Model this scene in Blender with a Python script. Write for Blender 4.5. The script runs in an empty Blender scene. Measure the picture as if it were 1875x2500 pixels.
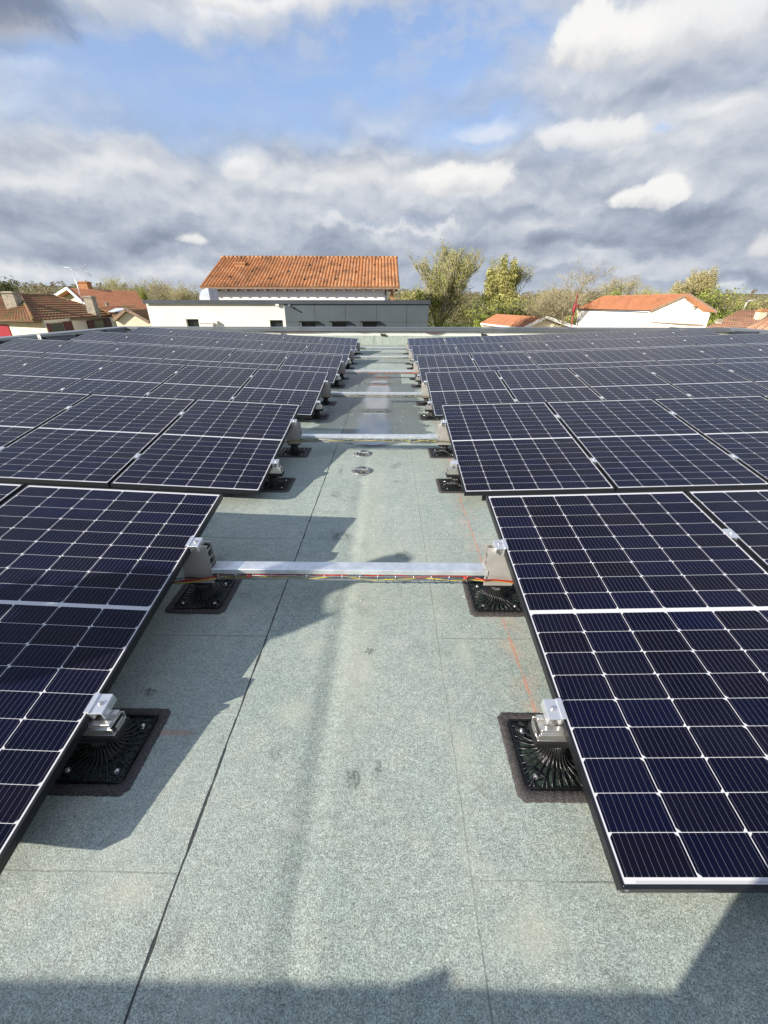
import bpy, math, random
import numpy as np
from mathutils import Vector, Matrix
R = math.radians
random.seed(7)
S = bpy.context.scene
COL = S.collection

# ---------------------------------------------------------------- camera
CAM_H = 1.415
YAW, PITCH, ROLL, FPX = -0.01186, 0.47465, 0.0013, 993.2
cyw, syw, cp, sp = math.cos(YAW), math.sin(YAW), math.cos(PITCH), math.sin(PITCH)
FW = Vector((syw*cp, cyw*cp, -sp)); RT = Vector((cyw, -syw, 0)); UP = RT.cross(FW)
RT2 = RT*math.cos(ROLL) + UP*math.sin(ROLL); UP2 = UP*math.cos(ROLL) - RT*math.sin(ROLL)
cd = bpy.data.cameras.new('camera'); cam = bpy.data.objects.new('camera', cd); COL.objects.link(cam)
cd.sensor_fit = 'VERTICAL'; cd.sensor_height = 36; cd.lens = FPX/2500*36
cd.clip_start = 0.02; cd.clip_end = 9000
M = Matrix((RT2, UP2, -FW)).transposed().to_4x4(); M.translation = Vector((0, 0, CAM_H))
cam.matrix_world = M
S.camera = cam

# ---------------------------------------------------------------- sun, exposure
SUN_DX, SUN_DY = 1.80, 1.18            # horizontal travel of the light per metre of height
sun_dir = Vector((SUN_DX, SUN_DY, -1)).normalized()
SUN_EL = math.asin(-sun_dir.z); SUN_AZ = math.atan2(-SUN_DX, -SUN_DY)   # compass angle (from +Y towards +X) of the sun
sl = bpy.data.lights.new('sun', 'SUN'); sl.energy = 4.8; sl.angle = R(0.53); sl.color = (1.0, 0.93, 0.82)
so = bpy.data.objects.new('sun', sl); COL.objects.link(so)
so.rotation_euler = sun_dir.to_track_quat('-Z', 'Y').to_euler(); so.location = (-20, -14, 12)
S.view_settings.view_transform = 'Standard'; S.view_settings.look = 'None'
S.view_settings.exposure = 0.62; S.view_settings.gamma = 1
S.render.engine = 'CYCLES'
S.cycles.max_bounces = 6; S.cycles.transparent_max_bounces = 8

# ---------------------------------------------------------------- node expression helper
class NT:
    def __init__(s, nt): s.nt = nt
    def n(s, t, **k):
        nd = s.nt.nodes.new(t)
        for a, b in k.items(): setattr(nd, a, b)
        return nd
    def put(s, sock, v):
        if isinstance(v, X): v = v.s
        if isinstance(v, bpy.types.NodeSocket): s.nt.links.new(v, sock)
        elif v is not None: sock.default_value = v
    def m(s, op, *a, clamp=False):
        nd = s.n('ShaderNodeMath', operation=op, use_clamp=clamp)
        for i, v in enumerate(a): s.put(nd.inputs[i], v)
        return X(s, nd.outputs[0])
    def vm(s, op, *a):
        nd = s.n('ShaderNodeVectorMath', operation=op)
        for i, v in enumerate(a): s.put(nd.inputs[i], v)
        return X(s, nd.outputs['Value'] if op in ('DOT_PRODUCT', 'LENGTH', 'DISTANCE') else nd.outputs[0])
    def comb(s, x, y, z=0.0):
        nd = s.n('ShaderNodeCombineXYZ')
        for i, v in enumerate((x, y, z)): s.put(nd.inputs[i], v)
        return X(s, nd.outputs[0])
    def sep(s, v):
        nd = s.n('ShaderNodeSeparateXYZ'); s.put(nd.inputs[0], v)
        return [X(s, o) for o in nd.outputs]
    def noise(s, v, scale, detail=2, rough=.5, dist=0.0, col=False, dim='3D'):
        nd = s.n('ShaderNodeTexNoise', noise_dimensions=dim)
        s.put(nd.inputs['Vector'], v)
        for k, q in (('Scale', scale), ('Detail', detail), ('Roughness', rough), ('Distortion', dist)): nd.inputs[k].default_value = q
        return X(s, nd.outputs[1 if col else 0])
    def voro(s, v, scale, feature='F1', out=0, rnd=1.0):
        nd = s.n('ShaderNodeTexVoronoi', feature=feature); s.put(nd.inputs['Vector'], v)
        nd.inputs['Scale'].default_value = scale; nd.inputs['Randomness'].default_value = rnd
        return X(s, nd.outputs[out])
    def white(s, v, col=False):
        nd = s.n('ShaderNodeTexWhiteNoise', noise_dimensions='3D'); s.put(nd.inputs['Vector'], v)
        return X(s, nd.outputs[1 if col else 0])
    def ramp(s, f, lo, hi, a=0.0, b=1.0):
        nd = s.n('ShaderNodeMapRange'); nd.clamp = True; nd.interpolation_type = 'SMOOTHSTEP'
        for i, v in enumerate((f, lo, hi, a, b)): s.put(nd.inputs[i], v)
        return X(s, nd.outputs[0])
    def mix(s, f, a, b, mode='MIX'):
        nd = s.n('ShaderNodeMix', data_type='RGBA', blend_type=mode); nd.clamp_factor = True
        s.put(nd.inputs[0], f)
        for i, v in ((6, a), (7, b)):
            if isinstance(v, (tuple, list)): v = (*v[:3], 1)
            s.put(nd.inputs[i], v)
        return X(s, nd.outputs[2])
    def scale(s, c, f): return s.mix(1.0, c, s.comb(f, f, f), 'MULTIPLY')
    def bump(s, h, dist=.002, strength=1.0, normal=None):
        nd = s.n('ShaderNodeBump'); s.put(nd.inputs['Height'], h)
        nd.inputs['Distance'].default_value = dist; nd.inputs['Strength'].default_value = strength
        if normal is not None: s.put(nd.inputs['Normal'], normal)
        return X(s, nd.outputs[0])
class X:
    def __init__(s, t, so): s.t = t; s.s = so
    def __add__(a, b): return a.t.m('ADD', a, b)
    __radd__ = __add__
    def __sub__(a, b): return a.t.m('SUBTRACT', a, b)
    def __rsub__(a, b): return a.t.m('SUBTRACT', b, a)
    def __mul__(a, b): return a.t.m('MULTIPLY', a, b)
    __rmul__ = __mul__
    def __truediv__(a, b): return a.t.m('DIVIDE', a, b)
    def __rtruediv__(a, b): return a.t.m('DIVIDE', b, a)
    def __lt__(a, b): return a.t.m('LESS_THAN', a, b)
    def __gt__(a, b): return a.t.m('GREATER_THAN', a, b)
    def abs(a): return a.t.m('ABSOLUTE', a)
    def floor(a): return a.t.m('FLOOR', a)
    def fract(a): return a.t.m('FRACT', a)
    def min(a, b): return a.t.m('MINIMUM', a, b)
    def max(a, b): return a.t.m('MAXIMUM', a, b)
    def clamp(a): return a.t.m('ADD', a, 0.0, clamp=True)

# ---------------------------------------------------------------- world: Nishita sky with a broken cloud deck laid out by compass direction
def px_dir(x, y):
    d = FW + RT2*((x-937.5)/FPX) - UP2*((y-1250)/FPX)
    return d.normalized()
def px_ae(x, y):
    d = px_dir(x, y); return math.atan2(d.x, d.y), math.asin(d.z)
W = bpy.data.worlds.new('World'); S.world = W; W.use_nodes = True
W.node_tree.nodes.clear(); T = NT(W.node_tree)
sky = T.n('ShaderNodeTexSky', sky_type='NISHITA'); sky.sun_disc = False
sky.sun_elevation = SUN_EL; sky.sun_rotation = SUN_AZ; sky.altitude = 50; sky.air_density = 1.0; sky.dust_density = 0.6; sky.ozone_density = 1.6
geo = T.n('ShaderNodeTexCoord'); dirv = X(T, geo.outputs['Generated'])
dx, dy, dz = T.sep(dirv)
az = T.m('ARCTAN2', dx, dy); el = T.m('ARCSINE', dz.max(-.99).min(.99))
hz = dz.max(0.0) + 0.09
P0 = T.comb(dx/hz, dy/hz, 0.0)                         # cloud deck seen in perspective
warp = T.vm('SUBTRACT', T.noise(P0, 1.3, 3, .55, col=True), (.5, .5, .5))
P1 = T.vm('ADD', P0, T.vm('SCALE', warp)); P1.s.node.inputs[1].links[0].from_node.inputs['Scale'].default_value = .55
AE = T.comb(az, el, 0.0)
wa = T.vm('SUBTRACT', T.noise(AE, 5.0, 6, .62, col=True), (.5, .5, .5))
wsc = T.vm('SCALE', wa); wsc.s.node.inputs['Scale'].default_value = .16
AW = T.vm('ADD', AE, wsc)
wsc2 = T.vm('SCALE', wa); wsc2.s.node.inputs['Scale'].default_value = .07
AW2 = T.vm('ADD', AE, wsc2)
def blob(x, y, wx, wy, vec=AW, k=1.0):
    a0, e0 = px_ae(x, y); a1, _ = px_ae(x+wx, y); _, e1 = px_ae(x, y-wy)
    d = T.vm('SUBTRACT', vec, (a0, e0, 0)); d = T.vm('MULTIPLY', d, (1/abs(a1-a0), 1/abs(e1-e0), 0))
    q = T.vm('DOT_PRODUCT', d, d)
    return T.m('EXPONENT', q*-1.0)*k
def addb(lst):
    r = None
    for b in lst: r = b if r is None else r + b
    return r
# broad soft cover, long flat streaks low down, lumpy cumulus higher up
bigA = T.noise(T.vm('MULTIPLY', AW2, (2.2, 4.2, 1.0)), 1.5, 3, .5)
lump = T.noise(T.vm('MULTIPLY', AW2, (4.0, 7.5, 1.0)), 2.2, 6, .52)
lump2 = T.noise(T.vm('ADD', T.vm('MULTIPLY', AW2, (4.0, 7.5, 1.0)), (-.03, .13, 0)), 2.2, 6, .52)
streak = T.noise(T.vm('MULTIPLY', AW, (1.6, 9.0, 1.0)), 1.5, 5, .5)
wisp = T.noise(P1, 1.7, 5, .55)
clear = addb([blob(950, 150, 210, 105, AW, 1.25), blob(1080, 70, 150, 90, AW, .8), blob(330, 190, 300, 110, AW, .85), blob(680, 190, 200, 100, AW, .6), blob(700, 320, 460, 80, AW, .50), blob(250, 330, 260, 40, AW, .35), blob(1180, 300, 160, 70, AW, .35), blob(400, 120, 160, 60, AW, .4), blob(1290, 50, 70, 50, AW, .4), blob(1628, 312, 34, 14, AW2, .55), blob(1120, 335, 150, 50, AW, .3), blob(40, 240, 120, 40, AW, .3), blob(950, 540, 260, 14, AW, .3)])
low = T.ramp(el, .62, .10)
cov = bigA*.55 + wisp*.35 + lump*.25 + low*.46 - clear*.66 + .02
veil = T.ramp(cov, .16, .98)
dark = addb([blob(40, 70, 130, 70, AW2, 1.5), blob(590, 225, 70, 50, AW2, .30), blob(560, 592, 420, 26, AW, .75), blob(120, 520, 420, 46, AW, .55), blob(60, 620, 330, 18, AW2, .5), blob(1330, 590, 90, 34, AW2, .85), blob(1160, 600, 90, 28, AW2, .65),
             blob(1700, 520, 260, 50, AW, .75), blob(1700, 662, 240, 16, AW, 1.0), blob(1120, 535, 170, 14, AW, .5), blob(1580, 225, 150, 26, AW2, .7), blob(860, 400, 160, 30, AW2, .35), blob(1380, 672, 200, 14, AW, .5), blob(780, 640, 420, 22, AW, .55), blob(280, 300, 160, 24, AW2, .22), blob(1500, 590, 200, 20, AW2, .5)])
litb = addb([blob(1110, 450, 110, 34, AW2, .75), blob(590, 415, 60, 36, AW2, .55), blob(1390, 335, 130, 42, AW2, .75), blob(1560, 365, 120, 34, AW2, .5), blob(1440, 110, 110, 90, AW2, .7), blob(1700, 60, 160, 80, AW2, .55), blob(1600, 290, 200, 22, AW2, .4),
             blob(540, 10, 90, 34, AW2, 1.1), blob(740, 15, 90, 30, AW2, .95), blob(60, 160, 130, 20, AW2, 1.0), blob(820, 460, 150, 28, AW2, .5), blob(560, 500, 170, 22, AW2, .4), blob(120, 440, 200, 26, AW2, .38), blob(1560, 615, 260, 14, AW, .45), blob(250, 665, 400, 16, AW, .30), blob(930, 555, 230, 9, AW, .55), blob(1800, 692, 240, 9, AW, .7), blob(1330, 560, 60, 14, AW2, .4), blob(1000, 480, 380, 60, AW, .15), blob(330, 430, 200, 20, AW, .25), blob(1640, 420, 50, 16, AW2, .35)])
relief = (lump - lump2)*2.4
lum = .59 + relief*.34 + (streak - .5)*.46 + (bigA - .5)*.55 + (lump - .5)*.22 - dark*.27 + litb*.42
lumc = lum.clamp()
cr = T.n('ShaderNodeValToRGB'); T.put(cr.inputs[0], lumc)
els = cr.color_ramp.elements
els[0].position = 0; els[0].color = (.19, .235, .335, 1); els[1].position = 1; els[1].color = (.93, .94, .95, 1)
for p_, c_ in ((.25, (.30, .35, .45)), (.5, (.47, .525, .625)), (.75, (.70, .735, .79))):
    e_ = els.new(p_); e_.color = (*c_, 1)
cloudc = X(T, cr.outputs[0])
NZ = T.noise(AW2, 17.0, 7, .62)
def cumulus(x, y, wx, wy, edge=.09, base=.3, freq=30.0, rag=.9):
    a0, e0 = px_ae(x, y); a1, _ = px_ae(x+wx, y); _, e1 = px_ae(x, y-wy)
    d = T.vm('SUBTRACT', AW2, (a0, e0, 0)); d = T.vm('MULTIPLY', d, (1/abs(a1-a0), 1/abs(e1-e0), 0))
    ddx, dyv, _ = T.sep(d)
    dyb = dyv*(T.m('LESS_THAN', dyv, 0.0)*.7 + 1.0)          # flatter underside
    r = T.m('SQRT', ddx*ddx + dyb*dyb); nz = NZ
    dens = T.ramp(1.0 - r + (nz-.5)*rag, -edge, edge)
    shade = T.ramp(dyv + (nz-.5)*1.5, -.95, .35, max(base, 0.0), 1.0)
    return dens, shade
skc = T.mix(1.0, X(T, sky.outputs[0]), (.125, .178, .240), 'MULTIPLY')
skc = T.mix(T.ramp(el, .80, .30, .0, .42), skc, (.62, .70, .84))
out = T.mix(veil, skc, cloudc)
w2 = T.noise(T.vm('MULTIPLY', AW2, (3.0, 6.5, 1.0)), 3.4, 6, .62)
out = T.mix(T.ramp(w2, .42, .66)*T.ramp(el, .25, .45)*.66, out, (.60, .65, .75))
for (x, y, wx, wy, ed, b, fr_, rg_, op) in ((1120, 452, 130, 50, .22, .42, 18, 1.1, .85), (1590, 482, 100, 40, .20, .42, 26, 1.1, .95), (481, 589, 34, 15, .45, .6, 30, .9, .8), (1450, 95, 130, 105, .20, .42, 9, 1.3, .95), (1700, 70, 230, 130, .6, .30, 9, 1.4, .75), (550, -5, 100, 40, .6, .5, 9, 1.3, .8), (750, 8, 100, 40, .7, .45, 9, 1.3, .75), (50, 50, 120, 100, .45, -1, 9, 1.3, .8), (1440, 335, 150, 50, .25, .45, 14, 1.3, .7), (585, 420, 42, 34, .25, .6, 18, 1.0, .6), (1872, 600, 34, 36, .6, .6, 30, .9, .6), (600, 405, 60, 34, .5, .5, 9, 1.2, .5), (860, 445, 120, 34, .6, .45, 9, 1.2, .45), (1180, 330, 60, 26, .6, .6, 9, 1.2, .5), (380, 420, 130, 30, .7, .5, 9, 1.2, .35)):
    d_, s_ = cumulus(x, y, wx, wy, ed, b, fr_, rg_)
    cc = T.mix(s_, (.27, .315, .42), (1.0, .99, .97)) if b >= 0 else T.mix(s_, (.62, .62, .64), (.20, .24, .33))
    out = T.mix(d_*op, out, cc)
out = T.mix(T.ramp(el, .0, .06, .45, 0.0), out, (.52, .60, .72))
# open brighter cloud all round the half of the sky behind the camera
bg = T.n('ShaderNodeBackground'); T.put(bg.inputs[0], T.scale(out, 10.0)); bg.inputs[1].default_value = 0.062
wo = T.n('ShaderNodeOutputWorld'); W.node_tree.links.new(bg.outputs[0], wo.inputs[0])

# ---------------------------------------------------------------- materials
def new_mat(name):
    m = bpy.data.materials.new(name); m.use_nodes = True
    t = NT(m.node_tree); b = m.node_tree.nodes['Principled BSDF']
    return m, t, b
def simple(name, col, rough=.6, metal=0.0, var=.15, vscale=8.0, bump=0.0, bscale=80.0, spec=.5):
    m, t, b = new_mat(name)
    co = X(t, t.n('ShaderNodeTexCoord').outputs['Object'])
    nz = t.noise(co, vscale, 5, .6)
    c = t.scale(t.mix(0.0, col, col), t.ramp(nz, .25, .75, 1-var, 1+var))
    t.put(b.inputs['Base Color'], c); b.inputs['Roughness'].default_value = rough; b.inputs['Metallic'].default_value = metal
    b.inputs['Specular IOR Level'].default_value = spec
    t.put(b.inputs['Roughness'], (t.noise(co, vscale*3, 3)-.5)*.2 + rough)
    if bump: t.put(b.inputs['Normal'], t.bump(t.noise(co, bscale, 4), bump))
    return m
MT = {}
MT['frame'] = simple('anodised_black', (.028, .030, .034), .38, .6, .2, 20)
MT['alu'] = simple('mill_aluminium', (.70, .68, .64), .34, .9, .08, 14)
MT['alu_post'] = simple('post_aluminium', (.46, .44, .41), .5, .35, .12, 10)
MT['clamp'] = simple('clamp_aluminium', (.80, .81, .83), .28, .75, .06, 30)
MT['zinc'] = simple('galvanised_steel', (.80, .83, .86), .33, .7, .14, 16)
MT['wire'] = simple('galvanised_wire', (.48, .50, .52), .4, .8, .1, 20)
MT['plastic'] = simple('black_plastic', (.010, .010, .011), .28, 0, .3, 30, .001, 120)
MT['plastic2'] = simple('dull_black_plastic', (.012, .012, .013), .5, 0, .3, 30)
MT['screw'] = simple('bolt_steel', (.72, .68, .66), .25, .9, .1, 30)
MT['red'] = simple('red_cable', (.42, .03, .02), .4, 0, .15, 20)
MT['orange'] = simple('orange_cable', (.75, .13, .03), .45, 0, .15, 20)
MT['yellow'] = simple('yellow_green_cable', (.48, .40, .06), .4, 0, .5, 6)
MT['black'] = simple('black_cable', (.015, .015, .016), .45, 0, .2, 20)
MT['render_white'] = simple('cream_render', (.82, .79, .70), .9, 0, .06, .7, .004, 60)
MT['wall_white'] = simple('white_render', (.84, .80, .78), .9, 0, .05, .5, .004, 50)
MT['wall_cream'] = simple('pale_yellow_render', (.74, .67, .50), .9, 0, .10, .9, .004, 50)
MT['wall_pink'] = simple('pale_pink_render', (.80, .72, .64), .9, 0, .06, .6, .004, 50)
MT['cladding'] = simple('slate_grey_cladding', (.088, .108, .122), .5, .2, .10, .6)
MT['coping'] = simple('dark_coping_metal', (.10, .11, .125), .42, .5, .12, 1.0)
MT['coping_light'] = simple('grey_coping_metal', (.30, .34, .38), .32, .7, .10, 1.0)
MT['coping_mid'] = simple('blue_grey_coping_metal', (.17, .19, .21), .40, .5, .12, 1.0)
MT['black_mem'] = simple('black_flashing', (.022, .026, .030), .45, 0, .5, 3, .004, 12)
MT['purple_mem'] = simple('brown_flashing', (.11, .075, .085), .5, 0, .35, 6, .01, 9)
MT['dark'] = simple('dark_opening', (.018, .016, .014), .3, 0, .3, 3)
MT['glass'] = simple('window_glass', (.03, .035, .04), .08, 0, .3, 2)
MT['timber'] = simple('weathered_timber', (.26, .18, .12), .8, 0, .3, 5)
MT['white_wood'] = simple('white_painted_wood', (.80, .79, .76), .6, 0, .08, 3)
MT['shutter'] = simple('dark_red_shutter', (.10, .018, .015), .6, 0, .2, 6)
MT['red_paint'] = simple('red_paint', (.30, .012, .025), .5, 0, .15, 6)
MT['brick'] = simple('chimney_brick', (.44, .22, .10), .9, 0, .35, 9, .01, 20)
MT['cement'] = simple('old_cement', (.36, .32, .25), .95, 0, .35, 5, .01, 20)
MT['acrylic'] = simple('cloudy_acrylic', (.62, .66, .70), .3, 0, .1, 3)
MT['bark'] = simple('bark', (.17, .145, .11), .9, 0, .3, 4)
MT['barkpale'] = simple('pale_bark', (.38, .33, .22), .9, 0, .3, 4)

def mat_leaf(name, c1, c2, sc=1.2):
    m, t, b = new_mat(name)
    g = t.n('ShaderNodeNewGeometry'); pos = X(t, g.outputs['Position'])
    rnd = X(t, g.outputs['Random Per Island'])
    f = (t.noise(pos, sc, 3)*.9 + rnd*.55 - .22).clamp()
    t.put(b.inputs['Base Color'], t.mix(f, c1, c2)); b.inputs['Roughness'].default_value = .6
    b.inputs['Specular IOR Level'].default_value = .25
    b.inputs['Subsurface Weight'].default_value = 0.0
    tr = t.n('ShaderNodeBsdfTranslucent'); t.put(tr.inputs[0], t.mix(f, c1, c2))
    mx = t.n('ShaderNodeMixShader'); mx.inputs[0].default_value = .25
    nt = m.node_tree; nt.links.new(b.outputs[0], mx.inputs[1]); nt.links.new(tr.outputs[0], mx.inputs[2])
    nt.links.new(mx.outputs[0], nt.nodes['Material Output'].inputs[0])
    return m
MT['leaf_ivy'] = mat_leaf('ivy_leaves', (.22, .26, .05), (.50, .52, .12))
MT['leaf_olive'] = mat_leaf('budding_leaves', (.34, .33, .10), (.60, .56, .22))
MT['leaf_pale'] = mat_leaf('catkin_buds', (.40, .35, .18), (.62, .55, .30))
MT['leaf_dark'] = mat_leaf('evergreen_leaves', (.05, .07, .022), (.16, .19, .06))
MT['leaf_green'] = mat_leaf('fresh_leaves', (.20, .25, .045), (.46, .50, .12))
MT['woods'] = mat_leaf('bare_woodland', (.16, .135, .075), (.36, .29, .15), .03)

def mat_tiles(name, c1, c2, moss, mossamt=.4, rough=.85):
    m, t, b = new_mat(name)
    uv = X(t, t.n('ShaderNodeTexCoord').outputs['UV']); pos = X(t, t.n('ShaderNodeNewGeometry').outputs['Position'])
    u, v, _ = t.sep(uv)
    wn = t.white(t.comb(u.floor(), v.floor(), 1.0))
    c = t.mix(wn, c1, c2)
    nz = t.noise(pos, .9, 5, .65); n2 = t.noise(pos, 6, 4, .6)
    c = t.mix(t.ramp(nz*.6 + n2*.4 + wn*.12, .62 - mossamt*.22, .80 - mossamt*.1), c, moss)
    c = t.scale(c, n2*.5 + .75)
    t.put(b.inputs['Base Color'], c); b.inputs['Roughness'].default_value = rough
    b.inputs['Specular IOR Level'].default_value = .3
    return m
MT['tile_orange'] = mat_tiles('orange_roman_tiles', (.44, .185, .075), (.58, .31, .155), (.20, .10, .055), .55)
MT['tile_red'] = mat_tiles('red_flat_tiles', (.44, .185, .095), (.52, .245, .135), (.32, .15, .08), .42)
MT['tile_brown'] = mat_tiles('mossy_brown_tiles', (.22, .085, .05), (.34, .15, .085), (.13, .12, .04), .75)
MT['tile_pale'] = mat_tiles('pale_canal_tiles', (.42, .22, .14), (.56, .34, .22), (.26, .18, .11), .5)

# roof membrane ---------------------------------------------------
def mat_membrane():
    m, t, b = new_mat('mineral_bitumen_membrane')
    co = X(t, t.n('ShaderNodeTexCoord').outputs['Object']); x, y, z = t.sep(co)
    flat = t.comb(x, y, 0.0)
    gr = t.noise(flat, 210, 2, .7); gr2 = t.noise(flat, 420, 2, .6); gv = t.voro(flat, 260)
    med = t.noise(flat, 9, 5, .6); big = t.noise(flat, 1.4, 4, .55)
    base = t.mix(t.ramp(big, .3, .7), (.285, .338, .305), (.335, .380, .340))
    base = t.mix(t.ramp(med, .42, .75)*.45, base, (.42, .43, .36))
    g = t.ramp(gr*.60 + gr2*.40, .36, .64, .52, 1.44)
    g = g*t.ramp(gv, .0, .55, .80, 1.12)*t.ramp(t.noise(flat, 75, 3, .65), .3, .7, .80, 1.20)*t.ramp(t.noise(flat, 24, 3, .6), .3, .7, .91, 1.09)
    c = t.scale(base, g)
    c = t.mix(t.ramp(gr2, .62, .72)*.5, c, (.62, .62, .55))        # pale chippings
    # pale lane to the right of the fold, shade painted into the fold, yellowish lichen spots
    lane = t.ramp((x + .13).abs() + (med-.5)*.25, .02, .16, 1.0, 0.0)*t.ramp(y, .2, 2.2)*t.ramp(y, 5.0, 2.5)
    c = t.mix(lane*.30, c, (.50, .50, .38))
    fold_shade = t.ramp((x + .262 + (med-.5)*.05).abs(), .0, .055, 1.0, 0.0)*t.ramp(y, 2.8, 1.4)
    c = t.scale(c, 1.0 - fold_shade*.12)  # side of the fold turned from the sun, its shade painted darker
    spots = t.ramp(t.noise(flat, 5.5, 3, .5), .60, .74)
    c = t.mix(spots*.40, c, (.52, .53, .47))
    dk = t.ramp(t.noise(flat, 4.1, 4, .6), .56, .74)
    c = t.scale(c, 1.0 - dk*.20)
    lich = t.ramp(t.noise(flat, 2.3, 5, .7), .60, .76)
    c = t.mix(lich*.30, c, (.47, .43, .28))
    for (bx_, by_, rx_, ry_, kk) in ((-.70, .50, .10, .05, .55), (.38, .44, .09, .08, .50), (.35, 1.35, .05, .12, .35), (-.36, 1.05, .08, .07, .40), (-.34, 1.38, .06, .07, .38), (.27, .90, .05, .10, .35), (-.14, 1.25, .07, .25, .30), (.05, 2.2, .25, .25, .18)):
        dd = t.vm('LENGTH', t.vm('MULTIPLY', t.vm('SUBTRACT', flat, (bx_, by_, 0)), (1/rx_, 1/ry_, 0)))
        c = t.mix(t.ramp(dd + (med-.5)*2.6 + (gr-.5)*.8, .0, 1.3, 1.0, 0.0)*kk, c, (.52, .51, .41))
    fade = t.ramp(t.noise(t.vm('MULTIPLY', flat, (1.0, .5, 1.0)), 1.1, 3, .5), .48, .72)
    c = t.mix(fade*.22, c, (.46, .48, .43))
    wob = (t.noise(flat, 7, 3)-.5)*.010
    # rolls: long joints left and right of the middle strip, cross joints every 0.905 m on both sides
    sL = (x + .575 + wob).abs(); sR = (x - .238 + wob).abs()
    cyl = ((y - .543 + wob)/.905); dl = ((cyl + .5).fract() - .5).abs()*.905
    cyr = ((y - .536 + wob)/.910); dr = ((cyr + .5).fract() - .5).abs()*.910
    inL = x < -.575; inR = x > .262
    brk = t.ramp(t.noise(flat, 3.0, 3), .35, .6, .45, 1.0)
    jl = t.ramp(sL - t.ramp(t.noise(flat, 11, 3), .45, .75)*.0035, .0010, .0042, 1.0, 0.0)
    jr = t.ramp(sR, .001, .0035, .55, 0.0)*brk
    jcl = t.ramp(dl, .0008, .0034, .85, 0.0)*inL*brk*t.ramp(y, .7, 1.2, .30, 1.0); jcr = t.ramp(dr, .0008, .0032, .6, 0.0)*inR*brk
    jc_mid = t.ramp((y - 4.93).abs().min((y - 9.06).abs()).min((y-12.3).abs()), .002, .007, .4, 0.0)*(x > -.575)*(x < .25)
    j = jl.max(jr).max(jcl).max(jcr).max(jc_mid)
    # a paler bleed of bitumen beside the joints
    side = t.ramp(sR, .0, .05, .16, .0).max(t.ramp(dr, 0, .05, .14, 0.0)*inR).max(t.ramp(dl, 0, .03, .14, 0)*inL)
    c = t.mix(side, c, (.44, .46, .38))
    c = t.mix(j*.93, c, (.030, .032, .036))
    # red snapped chalk line
    cl = (x - .578 + (t.noise(flat, 1.2, 2)-.5)*.03 - t.ramp(y, 2.6, 4.6)*.05).abs()
    chalk = t.ramp(cl + (gr-.5)*.016, .002, .009, .62, 0.0)*t.ramp(t.noise(flat, 18, 3), .30, .55, .35, 1.0)*t.ramp(y, .9, 1.1)*t.ramp(y, 6.2, 5.0)*t.ramp(gr, .35, .55, .35, 1.0)
    dust = t.ramp(cl, .0, .11, .25, 0.0)*t.ramp(med, .4, .6)*t.ramp(y, .9, 1.1)*t.ramp(y, 6.2, 5.0)
    c = t.mix(dust, c, (.55, .33, .24)); c = t.mix(chalk, c, (.68, .20, .11))
    ch2 = t.ramp((y - .955 + (med-.5)*.04).abs(), .004, .02, .6, 0)*t.ramp((x + .80).abs(), .04, .12, 1, 0)
    c = t.mix(ch2*t.ramp(gr, .35, .6), c, (.55, .22, .14))
    # black bitumen scuffs
    sc = None
    for (sx, sy, rx, ry) in ((-.115, .80, .05, .055), (-.03, .84, .025, .05), (-.08, 1.37, .045, .045), (-.44, 3.08, .07, .12), (.06, 3.72, .07, .10), (.06, 3.35, .05, .05), (-.31, 2.38, .12, .10), (-.45, 1.96, .18, .05), (-.97, 1.13, .05, .03),
                             (-.02, .67, .03, .025), (-.16, 1.98, .1, .05), (.10, 2.15, .09, .10), (-.42, 2.75, .12, .05), (-.46, 3.60, .05, .12), (-.60, .93, .02, .03), (-.26, 10.3, .12, .10)):
        d = t.vm('LENGTH', t.vm('MULTIPLY', t.vm('SUBTRACT', flat, (sx, sy, 0)), (1/rx, 1/ry, 0)))
        v = t.ramp(d, .3, 1.25, 1.0, 0.0); sc = v if sc is None else sc.max(v)
    scn = t.ramp(t.noise(flat, 105, 3, .75)*.80 + t.noise(flat, 15, 3, .6)*.45 + sc*.20, .80, .90)*sc
    c = t.mix((scn*.75).clamp(), c, (.055, .06, .055))
    # standing water darkens the middle strip
    wn = t.noise(t.vm('MULTIPLY', flat, (1.0, 3.5, 1)), 1.6, 4, .6)
    inner = t.ramp(x, -.60, -.565)*t.ramp(x, .262, .245)*t.ramp(y + (x+.2)*(x+.2)*-1.6, 4.28, 4.32)*t.ramp(y, 9.75, 9.6)
    lobeL = t.ramp(x + wn*.8, -.62, -.58)*(x < -.58)*t.ramp(y, 4.9, 5.1)*t.ramp(y, 9.8, 9.2)*t.ramp(x, -1.5, -1.2)
    lobeR = t.ramp(x - wn*.75, .12, .085)*(x > .25)*t.ramp(y, 4.4, 4.5)*t.ramp(y, 8.4, 8.2)
    wet = inner.max(lobeL).max(lobeR).clamp()
    far_damp = t.ramp(y, 9.5, 12)*t.ramp(t.noise(flat, .8, 3), .4, .6)*.25
    c = t.scale(c, 1.0 - wet*.60 - far_damp)
    t.put(b.inputs['Base Color'], c)
    t.put(b.inputs['Roughness'], .92 - wet*.52)
    b.inputs['Specular IOR Level'].default_value = .35
    h = gr*1.0 + gr2*.5 + gv*.6
    hb = t.bump(h*(1.0 - wet*.8), .00085, 1.0)
    h2 = t.noise(flat, 3.2, 3)*.006 + jl*-.004 + jcl*-.003 + (x > .238)*.0025 + inL*.002
    t.put(b.inputs['Normal'], t.bump(h2, 1.0, .6, hb))
    return m
MT['membrane'] = mat_membrane()

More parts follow.
